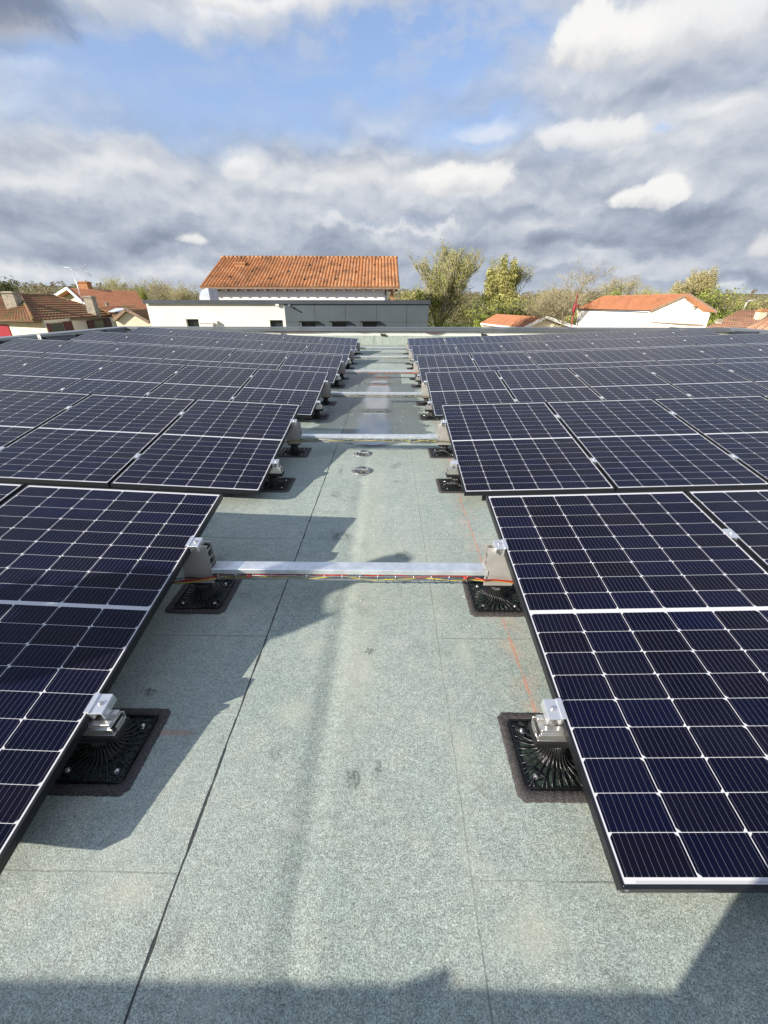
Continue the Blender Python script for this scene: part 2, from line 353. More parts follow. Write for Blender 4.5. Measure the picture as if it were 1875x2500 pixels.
def mat_cells():
    m, t, b = new_mat('monocrystalline_half_cells')
    tc = t.n('ShaderNodeTexCoord'); co = X(t, tc.outputs['Object']); x, y, z = t.sep(co)
    oi = t.n('ShaderNodeObjectInfo'); orn = X(t, oi.outputs['Random'])
    cw, ch = .18417, .0922
    X_ = (x - .0145)/cw; col = X_.floor(); fx = X_.fract()
    up = y > .861
    yy = y - .022 - up*.848
    Y_ = yy/ch; row = Y_.floor(); fy = Y_.fract()
    inside = (X_ > 0.0)*(X_ < 6.0)*(Y_ > 0.0)*(Y_ < 9.0)
    dx_ = fx.min(1.0 - fx)*cw; dyl = fy*ch; dyh = (1.0 - fy)*ch; dy_ = dyl.min(dyh)
    even = ((col*.5).fract()) < .25
    dc = dyh*even + dyl*(1.0 - even)
    cell = inside*(dx_ > .0012)*(dy_ > .0007)*((dx_ + dc) > .0115)
    nb = (fx*10.0).fract(); bb = ((nb - .5).abs()*(cw/10))
    wide = (dy_ < .0045)*.0005 + .00036
    bus = (bb < wide)*(dx_ > .004)
    r1 = t.white(t.comb(col, row + up*20.0, orn*50.0)); r2 = t.white(t.comb(col + 7.0, row + up*9.0, orn*91.0))
    cc = t.mix(t.ramp(r1*.6 + orn*.25 + (col/6.0)*.15, .1, .95), (.0016, .0028, .0230), (.0032, .0030, .0115))
    cc = t.scale(cc, r2*.42 + .52)
    cc = t.mix(bus*.42, cc, (.34, .34, .40))
    c = t.mix(cell, (.62, .62, .64), cc)
    # ribbon strip printed in the lower margin
    rib = (y > .011)*(y < .0165)*(x > .04)*(x < .9)
    c = t.mix(rib*.75, c, (.42, .42, .44))
    # dried drops and dust
    d = t.ramp(t.noise(co, 55, 3, .7), .73, .80)*.35*t.ramp(t.noise(co, 3, 2), .45, .6)
    dust = t.ramp(t.noise(co, 2.1, 5, .6), .35, .8)*.009 + .001
    c = t.mix((d + dust).clamp(), c, (.42, .42, .44))
    t.put(b.inputs['Base Color'], c)
    t.put(b.inputs['Roughness'], t.noise(co, 6, 4)*.08 + .10)
    b.inputs['IOR'].default_value = 1.42; b.inputs['Specular IOR Level'].default_value = .22
    wv = t.noise(co, 1.5, 2)
    t.put(b.inputs['Normal'], t.bump(wv, .004, .25))
    return m
MT['cells'] = mat_cells()

def mat_sealant():
    m, t, b = new_mat('torched_bitumen_border')
    co = X(t, t.n('ShaderNodeTexCoord').outputs['Object'])
    n1 = t.noise(co, 260, 3, .7); n2 = t.noise(co, 30, 4, .6)
    c = t.mix(t.ramp(n1, .35, .7), (.024, .022, .022), (.125, .112, .106))
    c = t.mix(t.ramp(n2, .56, .72)*.5, c, (.018, .017, .018))
    t.put(b.inputs['Base Color'], c); b.inputs['Roughness'].default_value = .75
    t.put(b.inputs['Normal'], t.bump(n1, .0018, .9))
    return m
MT['sealant'] = mat_sealant()
def mat_wetgreen():
    m, t, b = new_mat('glossy_dark_membrane')
    co = X(t, t.n('ShaderNodeTexCoord').outputs['Object'])
    n1 = t.noise(co, 90, 3, .7)
    t.put(b.inputs['Base Color'], t.mix(t.ramp(n1, .3, .7), (.012, .020, .016), (.055, .075, .060)))
    t.put(b.inputs['Roughness'], t.ramp(n1, .3, .8, .18, .6)); t.put(b.inputs['Normal'], t.bump(n1, .004, .8))
    return m
MT['wetgreen'] = mat_wetgreen()
def mat_water():
    m, t, b = new_mat('thin_water')
    nt = m.node_tree
    gl = t.n('ShaderNodeBsdfGlossy'); gl.inputs['Roughness'].default_value = .045; gl.inputs[0].default_value = (1, 1, 1, 1)
    co = X(t, t.n('ShaderNodeTexCoord').outputs['Object'])
    tr = t.n('ShaderNodeBsdfTransparent'); fr = t.n('ShaderNodeFresnel'); fr.inputs[0].default_value = 1.5
    mx = t.n('ShaderNodeMixShader'); x, y, z = t.sep(co)
    edge = t.ramp((x + .20).abs() + (t.noise(t.vm('MULTIPLY', co, (1, .5, 1)), 2.2, 3)-.5)*.22, .26, .13)
    t.put(mx.inputs[0], (X(t, fr.outputs[0])*1.7).min(.85)*edge)
    nt.links.new(tr.outputs[0], mx.inputs[1]); nt.links.new(gl.outputs[0], mx.inputs[2])
    nt.links.new(mx.outputs[0], nt.nodes['Material Output'].inputs[0])
    return m
MT['water'] = mat_water()
def mat_ground():
    m, t, b = new_mat('grass_and_earth')
    co = X(t, t.n('ShaderNodeTexCoord').outputs['Object'])
    n1 = t.noise(co, .02, 5, .6); n2 = t.noise(co, .6, 5, .6)
    c = t.mix(t.ramp(n1, .4, .6), (.09, .12, .035), (.20, .17, .09)); c = t.scale(c, n2*.7 + .65)
    t.put(b.inputs['Base Color'], c); b.inputs['Roughness'].default_value = .95
    return m
MT['ground'] = mat_ground()
def mat_asph():
    return simple('asphalt', (.06, .06, .062), .9, 0, .2, .8, .004, 30)
MT['asphalt'] = mat_asph()

# ---------------------------------------------------------------- geometry helpers
class MB:
    def __init__(s): s.v = []; s.f = []; s.uv = []; s.sm = []; s.mi = []
    def quad(s, pts, uv=None, sm=False, mi=0):
        b = len(s.v); s.v += [tuple(p) for p in pts]; s.f.append(tuple(range(b, b+len(pts)))); s.uv.append(uv); s.sm.append(sm); s.mi.append(mi)
    def box(s, x0, x1, y0, y1, z0, z1, M=None, mi=0):
        c = [(x0, y0, z0), (x1, y0, z0), (x1, y1, z0), (x0, y1, z0), (x0, y0, z1), (x1, y0, z1), (x1, y1, z1), (x0, y1, z1)]
        if M is not None: c = [tuple(M @ Vector(p)) for p in c]
        b = len(s.v); s.v += c
        for f in ((0, 3, 2, 1), (4, 5, 6, 7), (0, 1, 5, 4), (1, 2, 6, 5), (2, 3, 7, 6), (3, 0, 4, 7)):
            s.f.append(tuple(b+i for i in f)); s.uv.append(None); s.sm.append(False); s.mi.append(mi)
    def prism(s, poly, d, mi=0):   # extrude polygon (3-D points) by vector d
        b = len(s.v); n = len(poly); d = Vector(d)
        s.v += [tuple(p) for p in poly] + [tuple(Vector(p)+d) for p in poly]
        s.f.append(tuple(range(b+n-1, b-1, -1))); s.f.append(tuple(range(b+n, b+2*n)))
        for i in range(n): s.f.append((b+i, b+(i+1) % n, b+n+(i+1) % n, b+n+i))
        s.uv += [None]*(n+2); s.sm += [False]*(n+2); s.mi += [mi]*(n+2)
    def tube(s, pts, r, k=6, caps=True, mi=0, sm=True):
        pts = [Vector(p) for p in pts]; n = len(pts)
        rs = r if isinstance(r, (list, tuple)) else [r]*n
        b = len(s.v); ref = None
        for i, p in enumerate(pts):
            d = (pts[min(i+1, n-1)] - pts[max(i-1, 0)]).normalized()
            if ref is None:
                ref = Vector((0, 0, 1)) if abs(d.z) < .9 else Vector((1, 0, 0))
            a = d.cross(ref).normalized(); c = a.cross(d).normalized(); ref = c
            for j in range(k):
                t = 2*math.pi*j/k; s.v.append(tuple(p + (a*math.cos(t) + c*math.sin(t))*rs[i]))
        for i in range(n-1):
            for j in range(k):
                s.f.append((b+i*k+j, b+i*k+(j+1) % k, b+(i+1)*k+(j+1) % k, b+(i+1)*k+j)); s.uv.append(None); s.sm.append(sm); s.mi.append(mi)
        if caps:
            s.f.append(tuple(b+j for j in range(k-1, -1, -1))); s.f.append(tuple(b+(n-1)*k+j for j in range(k)))
            s.uv += [None]*2; s.sm += [False]*2; s.mi += [mi]*2
    def lathe(s, prof, cx=0, cy=0, k=24, sm=True, mi=0):   # prof: (r,z)
        b = len(s.v); n = len(prof)
        for r, z in prof:
            for j in range(k):
                t = 2*math.pi*j/k; s.v.append((cx + r*math.cos(t), cy + r*math.sin(t), z))
        for i in range(n-1):
            for j in range(k):
                s.f.append((b+i*k+j, b+i*k+(j+1) % k, b+(i+1)*k+(j+1) % k, b+(i+1)*k+j)); s.uv.append(None); s.sm.append(sm); s.mi.append(mi)
    def mesh(s, name, mats):
        me = bpy.data.meshes.new(name); me.from_pydata(s.v, [], s.f)
        if not isinstance(mats, (list, tuple)): mats = [mats]
        for m in mats: me.materials.append(m)
        me.polygons.foreach_set('use_smooth', s.sm); me.polygons.foreach_set('material_index', s.mi)
        if any(u is not None for u in s.uv):
            ul = me.uv_layers.new(name='UVMap')
            for p, u in zip(me.polygons, s.uv):
                if u:
                    for li, q in zip(p.loop_indices, u): ul.data[li].uv = q
        me.update(); return me
    def build(s, name, mats, parent=None, loc=None):
        o = bpy.data.objects.new(name, s.mesh(name, mats)); COL.objects.link(o)
        if parent is not None: o.parent = parent
        if loc is not None: o.location = loc
        return o
def tag(o, label, cat, group=None, kind=None):
    if label: o['label'] = label
    if cat: o['category'] = cat
    if group: o['group'] = group
    if kind: o['kind'] = kind
    return o
def thing(name, label, cat, loc=(0, 0, 0), rz=0, group=None):
    o = bpy.data.objects.new(name, None); COL.objects.link(o); o.location = loc; o.rotation_euler = (0, 0, rz)
    o.empty_display_size = .2
    return tag(o, label, cat, group)
def bevel(o, w, seg=2):
    m = o.modifiers.new('bevel', 'BEVEL'); m.width = w; m.segments = seg; m.limit_method = 'ANGLE'; m.angle_limit = R(40); return o
def dup(root, label=None, group=None):
    r = root.copy(); COL.objects.link(r)
    if label: r['label'] = label
    if group: r['group'] = group
    for ch in root.children:
        c = ch.copy(); COL.objects.link(c); c.parent = r
        for g in ch.children:
            d = g.copy(); COL.objects.link(d); d.parent = c
    return r
def at(x, y, Y):          # point on the sight line of a photo pixel at distance Y
    d = px_dir(x, y); t = Y/d.y; return Vector((0, 0, CAM_H)) + d*t
def onz(x, y, z=0.0):
    d = px_dir(x, y); t = (z-CAM_H)/d.z; return Vector((0, 0, CAM_H)) + d*t
ORD = ['first', 'second', 'third', 'fourth', 'fifth', 'sixth', 'seventh', 'eighth', 'ninth']

# ---------------------------------------------------------------- roof deck, walls under it, parapets
XLW, XRW, YF, YB = -9.9, 12.6, 16.6, -0.61
def deck_z(x):
    if x < -1.05: return (-1.05-x)*.0475
    if x > .62: return (x-.62)*.0337
    return 0.0
import mathutils.noise as mnoise
xs = [XLW, -8, -6, -4, -3, -2, -1.5, -1.2, -1.05] + [-1.03+.03*i for i in range(56)] + [.7, .9, 1.4, 2, 3, 4.5, 6, 9, XRW]
ys = [YB, -.3, 0] + [.1*i for i in range(1, 60)] + [6, 6.5, 7, 8, 9, 10, 11, 12, 13, 14, 15, 16, YF]
def deck_full(x, y):
    z = deck_z(x)
    if -1.1 < x < .7:
        fade = max(0, min(1, (x+1.08)/.1, (.68-x)/.1))
        wob = mnoise.noise(Vector((y*.9, 3.1, 0)))*.012
        dep = 1.0 if y < 3.2 else max(.3, 1-(y-3.2)*.4)
        z += fade*(-.0065*dep*math.exp(-((x+.235+wob)/.035)**2) + .0016*dep*math.exp(-((x+.165+wob)/.03)**2) + .0024*mnoise.noise(Vector((x*2.2, y*1.6, 1.7))) + .0016*mnoise.noise(Vector((x*5.0, y*3.5, 7.7))))
    return z
dv = [(x, y, deck_full(x, y)) for y in ys for x in xs]; nx = len(xs)
df = [(j*nx+i, j*nx+i+1, (j+1)*nx+i+1, (j+1)*nx+i) for j in range(len(ys)-1) for i in range(nx-1)]
d = MB(); d.v = dv; d.f = df; d.uv = [None]*len(df); d.sm = [True]*len(df); d.mi = [0]*len(df)
tag(d.build('roof_deck', MT['membrane']), None, None, kind='structure')
GZ = -3.6
TOPZ = .605
# far parapet with membrane upstand, pale strip, coping
far = thing('parapet_wall', 'low pale parapet across the far end of the flat roof with grey metal coping', 'parapet', (0, YF, 0))
b = MB(); b.box(XLW-.3, XRW+.3, .03, .35, GZ, TOPZ-.16); b.build('wall', MT['render_white'], far)
b = MB(); n = 40
for i in range(n):
    xa = XLW + (XRW-XLW)*i/n; xb = XLW + (XRW-XLW)*(i+1)/n
    ta, tb = .33, .33
    b.quad([(xa, 0, deck_z(xa)), (xb, 0, deck_z(xb)), (xb, .012, tb), (xa, .012, ta)]); b.quad([(xa, .012, ta), (xb, .012, tb), (xb, .03, tb), (xa, .03, ta)])
b.build('upstand', MT['membrane'], far)
cp_ = MB(); cp_.box(XLW-.34, 1.05, -.06, .42, TOPZ-.03, TOPZ); cp_.box(XLW-.34, 1.05, -.06, -.045, TOPZ-.135, TOPZ-.033)
cp_.box(1.056, XRW+.34, -.06, .42, TOPZ-.03, TOPZ); cp_.box(1.056, XRW+.34, -.06, -.045, TOPZ-.135, TOPZ-.033); cp_.box(1.03, 1.08, -.064, .424, TOPZ-.14, TOPZ+.004)
bevel(cp_.build('coping', MT['coping_mid'], far), .006)
for (xa, xb, dp) in ((at(500, 812, YF).x, at(512, 812, YF).x, .03), (at(640, 812, YF).x, at(822, 812, YF).x, .045), (at(868, 812, YF).x, at(905, 812, YF).x, .035), (at(1033, 812, YF).x, at(1088, 812, YF).x, .085)):
    q = MB(); m_ = 10
    for i in range(m_):
        a0, a1 = i/m_, (i+1)/m_
        z0 = TOPZ-.137-dp*math.sin(math.pi*a0)**.6; z1 = TOPZ-.137-dp*math.sin(math.pi*a1)**.6
        x0, x1 = xa+(xb-xa)*a0, xa+(xb-xa)*a1
        q.quad([(x0, -.03, z0), (x1, -.03, z1), (x1, -.05, TOPZ-.10), (x0, -.05, TOPZ-.10)], sm=True)
        q.quad([(x0, -.03, z0), (x0, .03, z0+.01), (x1, .03, z1+.01), (x1, -.03, z1)])
    q.build('flashing_lap', MT['purple_mem'], far)
for px_ in (692, 935, 1181):
    p_ = at(px_, 817, YF-.03); q = MB(); q.box(p_.x-.09, p_.x-.01, -.04, .02, p_.z-.03, p_.z+.03); q.box(p_.x+.01, p_.x+.1, -.05, .02, p_.z-.05, p_.z+.02); q.tube([(p_.x-.05, -.03, p_.z), (p_.x+.05, -.03, p_.z-.02)], .012); q.build('bracket', MT['plastic2'], far)
# side and rear parapets
def side_parapet(x, sgn, label):
    t = thing('parapet_wall', label, 'parapet', (x, 0, 0))
    b = MB(); b.box(0 if sgn > 0 else -.35, .35 if sgn > 0 else 0, YB-.3, YF, GZ, TOPZ-.04); b.build('wall', MT['black_mem'], t)
    b = MB(); b.box(-.06 if sgn > 0 else -.42, .42 if sgn > 0 else .06, YB-.34, YF+.40, TOPZ-.025, TOPZ+.004); b.box(*(sorted((-.06*sgn, -.048*sgn))), YB, YF-.07, TOPZ-.11, TOPZ-.027)
    b.build('coping', MT['coping_light'], t)
    q = MB(); rr = random.Random(3)
    for k in range(9):   # folded black flashing strips in the corner of deck and wall
        y0 = 4+k*1.4; w = rr.uniform(.7, 1.3); h = rr.uniform(.05, .13); dz_ = deck_z(x)
        q.quad([(-.02*sgn, y0, dz_+h+.06), (-.02*sgn, y0+w, dz_+h*.7+.06), (-.28*sgn, y0+w, dz_+.012), (-.34*sgn, y0, dz_+.014)])
    q.build('flashing', MT['black_mem'], t)
    return t
lp = side_parapet(XLW, -1, 'black-lined parapet with a pale metal edge along the left side of the roof')
side_parapet(XRW, 1, 'dark parapet along the right side of the roof beside the pale tiled roof')
p_ = at(97, 822, 9.3)
rp = thing('parapet_wall', 'unseen rear parapet added behind the camera to shade the nearest strip of roof', 'parapet', (0, YB, 0))  # added out of view to throw the straight shadow edge in the foreground
b = MB(); b.box(XLW-.3, XRW+.3, -.35, 0, GZ, .75); b.build('wall', MT['render_white'], rp)
b = MB(); b.box(XLW-.34, XRW+.34, -.40, .02, .752, .788); b.build('coping', MT['coping_light'], rp)
# standing white plate on the left edge
q = MB(); pw = at(97, 829, 11.3)
q.box(-.03, .05, -.004, .004, -.12, .12); q.box(-.03, .05, -.05, .0, -.125, -.117)
pl = thing('metal_bracket', 'small white metal plate standing up near the left parapet', 'bracket', pw)
q.build('plate', MT['white_wood'], pl); q = MB(); q.box(.0, .02, -.0065, -.0045, .02, .05); q.build('hole', MT['dark'], pl)

# ---------------------------------------------------------------- solar panels
PW, PL, FT = 1.134, 1.722, .035
TAU, Y0, PITCHR = .16508, .47416, 2.36594
XL0, XR0, SLL, SLR, ZR = -.9958, .58284, .04746, .03373, .13
fb = MB()   # frame: outer side walls, top lip, bottom return
lip = .009
def frame_bar(m, x0, x1, y0, y1): m.box(x0, x1, y0, y1, -FT, 0)
fb.box(0, lip, 0, PL, -FT, 0); fb.box(PW-lip, PW, 0, PL, -FT, 0); fb.box(lip, PW-lip, 0, lip, -FT, 0); fb.box(lip, PW-lip, PL-lip, PL, -FT, 0)
fb.box(lip, .03, lip, PL-lip, -FT, -FT+.002); fb.box(PW-.03, PW-lip, lip, PL-lip, -FT, -FT+.002)
fb.box(.03, PW-.03, lip, .03, -FT, -FT+.002); fb.box(.03, PW-.03, PL-.03, PL-lip, -FT, -FT+.002)
frame_me = fb.mesh('frame', MT['frame'])
gb = MB(); e = .0082
gb.quad([(e, e, -.0016), (PW-e, e, -.0016), (PW-e, PL-e, -.0016), (e, PL-e, -.0016)])
gb.quad([(e, e, -.007), (e, PL-e, -.007), (PW-e, PL-e, -.007), (PW-e, e, -.007)])
glass_me = gb.mesh('cell_sheet', MT['cells'])
# corner screws glint
def clampmesh():
    c = MB(); c.box(-.010, .010, -.035, .035, -.030, .002); c.box(-.021, .021, -.035, .035, .002, .0055)
    c.lathe([(0, .012), (.006, .012), (.0065, .0055)], k=10)
    return c
mid_me = clampmesh().mesh('mid_clamp', MT['clamp'])
side_n = {-1: 6, 1: 8}
rj = random.Random(11)
sname = {-1: 'left', 1: 'right'}
for row in range(6):
    for side in (-1, 1):
        s_ = SLR if side > 0 else SLL
        for i in range(side_n[side]):
            # skip panels wholly outside the picture
            if row == 0 and i > 1: continue
            if row == 1 and i > (3 if side > 0 else 3): continue
            if row == 2 and i > 5: continue
            u0 = (i*(PW+.02)) if side > 0 else -(PW + i*(PW+.02))
            base = XR0 if side > 0 else XL0
            xx = base + u0*math.cos(s_)
            zz = ZR + abs(u0)*math.sin(s_) if side > 0 else ZR + abs(u0)*math.sin(s_)
            where = 'beside the aisle' if i == 0 else f'{ORD[i]} from the aisle'
            rown = 'nearest row' if row == 0 else ('farthest row' if row == 5 else f'{ORD[row]} row from the camera')
            t = thing('solar_panel', f'dark blue solar panel {where}, {sname[side]} side, {rown}', 'solar panel', (xx, Y0+row*PITCHR, zz), 0, 'solar panels in tilted rows on the flat roof')
            t.rotation_mode = 'XYZ'
            Mx = Matrix.Rotation(-s_*side if side > 0 else s_, 3, 'Y') @ Matrix.Rotation(TAU, 3, 'X')
            jit = Matrix.Rotation(rj.uniform(-.0012, .0012), 3, 'X') @ Matrix.Rotation(rj.uniform(-.0012, .0012), 3, 'Y')
            t.rotation_euler = (Mx @ jit).to_euler('XYZ')
            f = bpy.data.objects.new('frame', frame_me); COL.objects.link(f); f.parent = t
            g = bpy.data.objects.new('cell_sheet', glass_me); COL.objects.link(g); g.parent = t
            if i > 0:
                for v in (.43, 1.33):
                    c = bpy.data.objects.new('clamp', mid_me); COL.objects.link(c); c.parent = t
                    c.location = (-.01 if side > 0 else PW+.01, v, 0)
            if row == 0 and i == 0 and side == 1:
                q = MB(); q.tube([(.001, .001, -.030), (.004, .0035, -.004), (.006, .006, .0008)], [.0032, .0016, .0008], 5); q.box(.010, .018, -.0012, .001, -.012, -.008)
                q.build('corner_key', MT['clamp'], t)

# ---------------------------------------------------------------- pedestals and posts along the aisle
def pedestal_head(z1): pass
def make_base(parent):
    q = MB(); hw, ow = .124, .160
    rr = random.Random(5)
    # bitumen border: ragged ring, slightly domed
    ring = []
    N = 44
    def edge(w, jitter):
        pts = []
        for sx, sy, ex, ey in ((-1, -1, 1, -1), (1, -1, 1, 1), (1, 1, -1, 1), (-1, 1, -1, -1)):
            for k in range(N):
                f_ = k/N; x = (sx+(ex-sx)*f_); y = (sy+(ey-sy)*f_)
                cr_ = .93 if k == 0 else (.965 if k in (1, N-1) else (.985 if k in (2, N-2) else 1))
                jj = 1 + rr.uniform(-jitter, jitter)
                pts.append((x*w*cr_*jj, y*w*cr_*jj))
        return pts
    o_ = edge(ow, .010); m1 = edge(ow-.007, .005); m2 = edge(hw+.004, .0); i_ = edge(hw, 0)
    nn = len(o_)
    rings = [(o_, .001), (m1, .006), (m2, .008), (i_, .002)]
    bb = []
    for pts, z in rings:
        bb.append(len(q.v)); q.v += [(x, y, z + (rr.uniform(-.0015, .0015) if z > .003 else 0)) for x, y in pts]
    for a in range(3):
        for k in range(nn):
            q.f.append((bb[a]+k, bb[a]+(k+1) % nn, bb[a+1]+(k+1) % nn, bb[a+1]+k)); q.uv.append(None); q.sm.append(True); q.mi.append(0)
    q.build('bitumen_border', MT['sealant'], parent)
    q = MB(); q.quad([(-hw, -hw, .0035), (hw, -hw, .0035), (hw, hw, .0035), (-hw, hw, .0035)]); q.build('membrane_patch', MT['wetgreen'], parent)
    q = MB(); w = hw
    for (x0, x1, y0, y1) in ((-w, w, -w, -w+.006), (-w, w, w-.006, w), (-w, -w+.006, -w+.006, w-.006), (w-.006, w, -w+.006, w-.006)): q.box(x0, x1, y0, y1, .004, .011)
    # flared ribs
    for k in range(28):
        a = 2*math.pi*(k+.5)/28; ca, sa = math.cos(a), math.sin(a)
        rmax = (w-.003)/max(abs(ca), abs(sa))
        pts = []; prof = ((.030, .092), (.034, .060), (.042, .036), (.056, .019), (.078, .011))
        for r, z in prof: pts.append((r*ca, r*sa, z))
        pts.append((rmax*ca, rmax*sa, .0085))
        q.tube(pts, [.0052, .0048, .0040, .0034, .0028, .0024], 5)
    for sx in (-1, 1):
        for sy in (-1, 1):
            q.tube([(sx*.122, sy*.060, .009), (sx*.090, sy*.052, .009), (sx*.052, sy*.090, .009), (sx*.060, sy*.122, .009)], .0024, 5)
            q.tube([(sx*.100, sy*.122, .008), (sx*.094, sy*.070, .008)], .002, 5); q.tube([(sx*.122, sy*.100, .008), (sx*.070, sy*.094, .008)], .002, 5)
    q.build('ribs', MT['plastic'], parent)
    q = MB(); q.lathe([(.058, .006), (.044, .020), (.034, .045), (.029, .075), (.029, .094)], k=24); q.lathe([(0, .094), (.029, .094)], k=24)
    q.build('cone', MT['plastic2'], parent)
    for sx in (-1, 1):
        for sy in (-1, 1):
            q = MB(); q.lathe([(0, .014), (.005, .013), (.0085, .008), (.009, .0045)], sx*.083, sy*.083, 12); q.lathe([(.0125, .0050), (.009, .006)], sx*.083, sy*.083, 12)
            q.build('bolt', MT['screw'], parent)
def end_clamp(parent, side, z, y):
    # Z-shaped end clamp whose tongue holds the panel frame; panel lies on +side
    q = MB(); s = side; sl_ = TAU
    Mx = Matrix.Translation((0, y, z)) @ Matrix.Rotation(TAU, 4, 'X')
    a, b_ = sorted((-.052*s, -.004*s)); q.box(a, b_, -.035, .035, -.002, .003, Mx)
    a, b_ = sorted((-.010*s, .009*s)); q.box(a, b_, -.035, .035, .0035, .008, Mx)
    a, b_ = sorted((-.012*s, -.002*s)); q.box(a, b_, -.035, .035, -.036, .0035, Mx)
    a, b_ = sorted((-.052*s, -.046*s)); q.box(a, b_, -.035, .035, -.034, -.002, Mx)
    o = q.build('end_clamp', MT['clamp'], parent); bevel(o, .001, 1)
    q = MB(); q.lathe([(0, .008), (.005, .0085), (.0075, .006), (.0078, 0)], k=12)
    bo = q.build('bolt_head', MT['screw'], o); bo.matrix_basis = Mx @ Matrix.Translation((-.030*s, .0, .003))
def make_low(side):
    t = thing('panel_support', '', 'support')
    make_base(t)
    q = MB(); s = side
    x0, x1 = sorted((-.088*s, .055*s)); q.box(x0, x1, -.040, .040, .092, .118); bevel(q.build('collar', MT['plastic2'], t), .003)
    zt = .13 + .435*math.sin(TAU)
    q = MB()
    # short rail: open U extrusion, lower web, two lips
    x0, x1 = sorted((-.082*s, .085*s))
    q.box(x0, x1, -.036, .036, .119, .126); q.box(x0, x1, -.036, -.031, .126, .152); q.box(x0, x1, .031, .036, .126, .152)
    x0, x1 = sorted((-.074*s, .085*s))
    q.box(x0, x1, -.031, .031, .150, .1535); q.box(x0, x1, -.030, -.012, .1535, .168); q.box(x0, x1, .012, .030, .1535, .168)
    bevel(q.build('rail_piece', MT['alu'], t), .0012, 1)
    q = MB(); x0, x1 = sorted((-.086*s, -.083*s)); q.box(x0, x1, -.02, .02, .122, .146); q.build('end_face', MT['alu'], t)
    end_clamp(t, side, zt+.006, .02)
    return t
def make_high(side):
    t = thing('panel_support', '', 'support')
    make_base(t); s = side
    q = MB(); x0, x1 = sorted((-.07*s, .055*s)); q.box(x0, x1, -.036, .036, .092, .104); bevel(q.build('collar', MT['plastic2'], t), .003)
    q = MB(); ztop = .318; y0, y1 = -.030, .034
    # hollow three-chamber extrusion: two faces and four webs, open end towards the aisle
    xa, xb = -.085*s, .065*s
    def bx(xa, xb, ya, yb, za, zb): a, b_ = sorted((xa, xb)); q.box(a, b_, ya, yb, za, zb)
    # front and rear faces lean: wider foot, narrower head
    for (ya0, ya1, yb0, yb1) in ((y0-.012, y0, y0-.008, y0+.004), (y1+.008, y1, y1+.012, y1+.004)):
        pass
    for fy_ in (-1, 1):
        yb_ = .040*fy_ + .002; yt_ = .030*fy_ + .002; th = .003*fy_
        poly = [(xa, yb_, .105), (xb, yb_, .105), (xb, yt_, ztop), (xa + .004*s, yt_, ztop)]
        q.prism(poly, (0, -th, 0))
    for z_ in (.105, .150, .196, .242, .288):
        f_ = (z_-.105)/(ztop-.105); hw_ = .040-.010*f_
        bx(xa+.006*s, xb, -hw_+.004+.002, hw_-.004+.002, z_, z_+.004)
    bx(xa+.004*s, xb, -.028, -.014, ztop-.001, ztop+.004); bx(xa+.004*s, xb, .018, .032, ztop-.001, ztop+.004)
    q.build('post', MT['alu_post'], t)
    q = MB(); bx2 = sorted((xa+.014*s, xb)); q.box(bx2[0], bx2[1], -.020, .024, .112, ztop-.014); q.build('web_shadow_core', MT['plastic2'], t).name = 'shade_core'  # black core put in for the shade inside the hollow post
    zt = .13 + (1.757-Y0)/math.cos(TAU)*math.sin(TAU)
    end_clamp(t, side, zt+.0, -.02)
    return t
SUPY = (.895, 1.757)
protos = {}
for row in range(6):
    for side in (-1, 1):
        for hi in (0, 1):
            k = (side, hi)
            if k not in protos: t = protos[k] = (make_high if hi else make_low)(side)
            else: t = dup(protos[k])
            t.location = ((XR0 if side > 0 else XL0), SUPY[hi] + row*PITCHR, 0)
            rown = 'nearest row' if row == 0 else ('farthest row' if row == 5 else f'{ORD[row]} row from the camera')
            kind = 'tall grey post on black ribbed pedestal' if hi else 'short silver bracket on black ribbed pedestal'
            tag(t, f'{kind}, {sname[side]} side of aisle, {rown}', 'support', 'pedestals carrying the panels along the aisle')

# ---------------------------------------------------------------- cable trays with cables
def make_tray(seed):
    t = thing('cable_tray', '', 'cable tray')
    xa, xb = XL0+.086, XR0-.070
    q = MB()
    poly = [(xa, -.037, .168), (xa, -.037, .192), (xa, -.034, .195), (xa, .036, .195), (xa, .040, .191), (xa, .040, .168), (xa, .037, .168), (xa, .037, .190), (xa, -.034, .190), (xa, -.034, .168)]
    q.prism(poly, (xb-xa, 0, 0)); q.build('cover', MT['zinc'], t)
    q = MB()
    for y_, z_ in ((-.040, .160), (-.040, .142), (-.028, .128), (0, .126), (.028, .128), (.040, .145), (.040, .160)):
        q.tube([(xa+.01, y_, z_), (xa+.4, y_, z_-.002), (xb-.4, y_, z_-.002), (xb-.01, y_, z_)], .0021, 5)
    k = 0; x = xa+.03
    while x < xb:
        q.tube([(x, -.042, .166), (x, -.042, .132), (x, -.030, .125), (x, .030, .125), (x, .042, .132), (x, .042, .166)], .0021, 5); x += .092
    q.build('wire_mesh', MT['wire'], t)
    return t
tray0 = make_tray(1)
cable_sets = {0: [('red', -.022, .150), ('red', -.006, .146), ('yellow', -.030, .143), ('black', .010, .150)], 1: [('yellow', -.028, .146), ('black', -.010, .148)], 2: [('yellow', -.028, .146), ('black', -.008, .148)], 3: [('orange', -.034, .150), ('red', -.018, .148)], 4: [('yellow', -.03, .147)], 5: [('black', -.03, .147)]}
cname = {'red': 'bright red', 'yellow': 'yellow-green', 'black': 'thin black', 'orange': 'orange-red'}
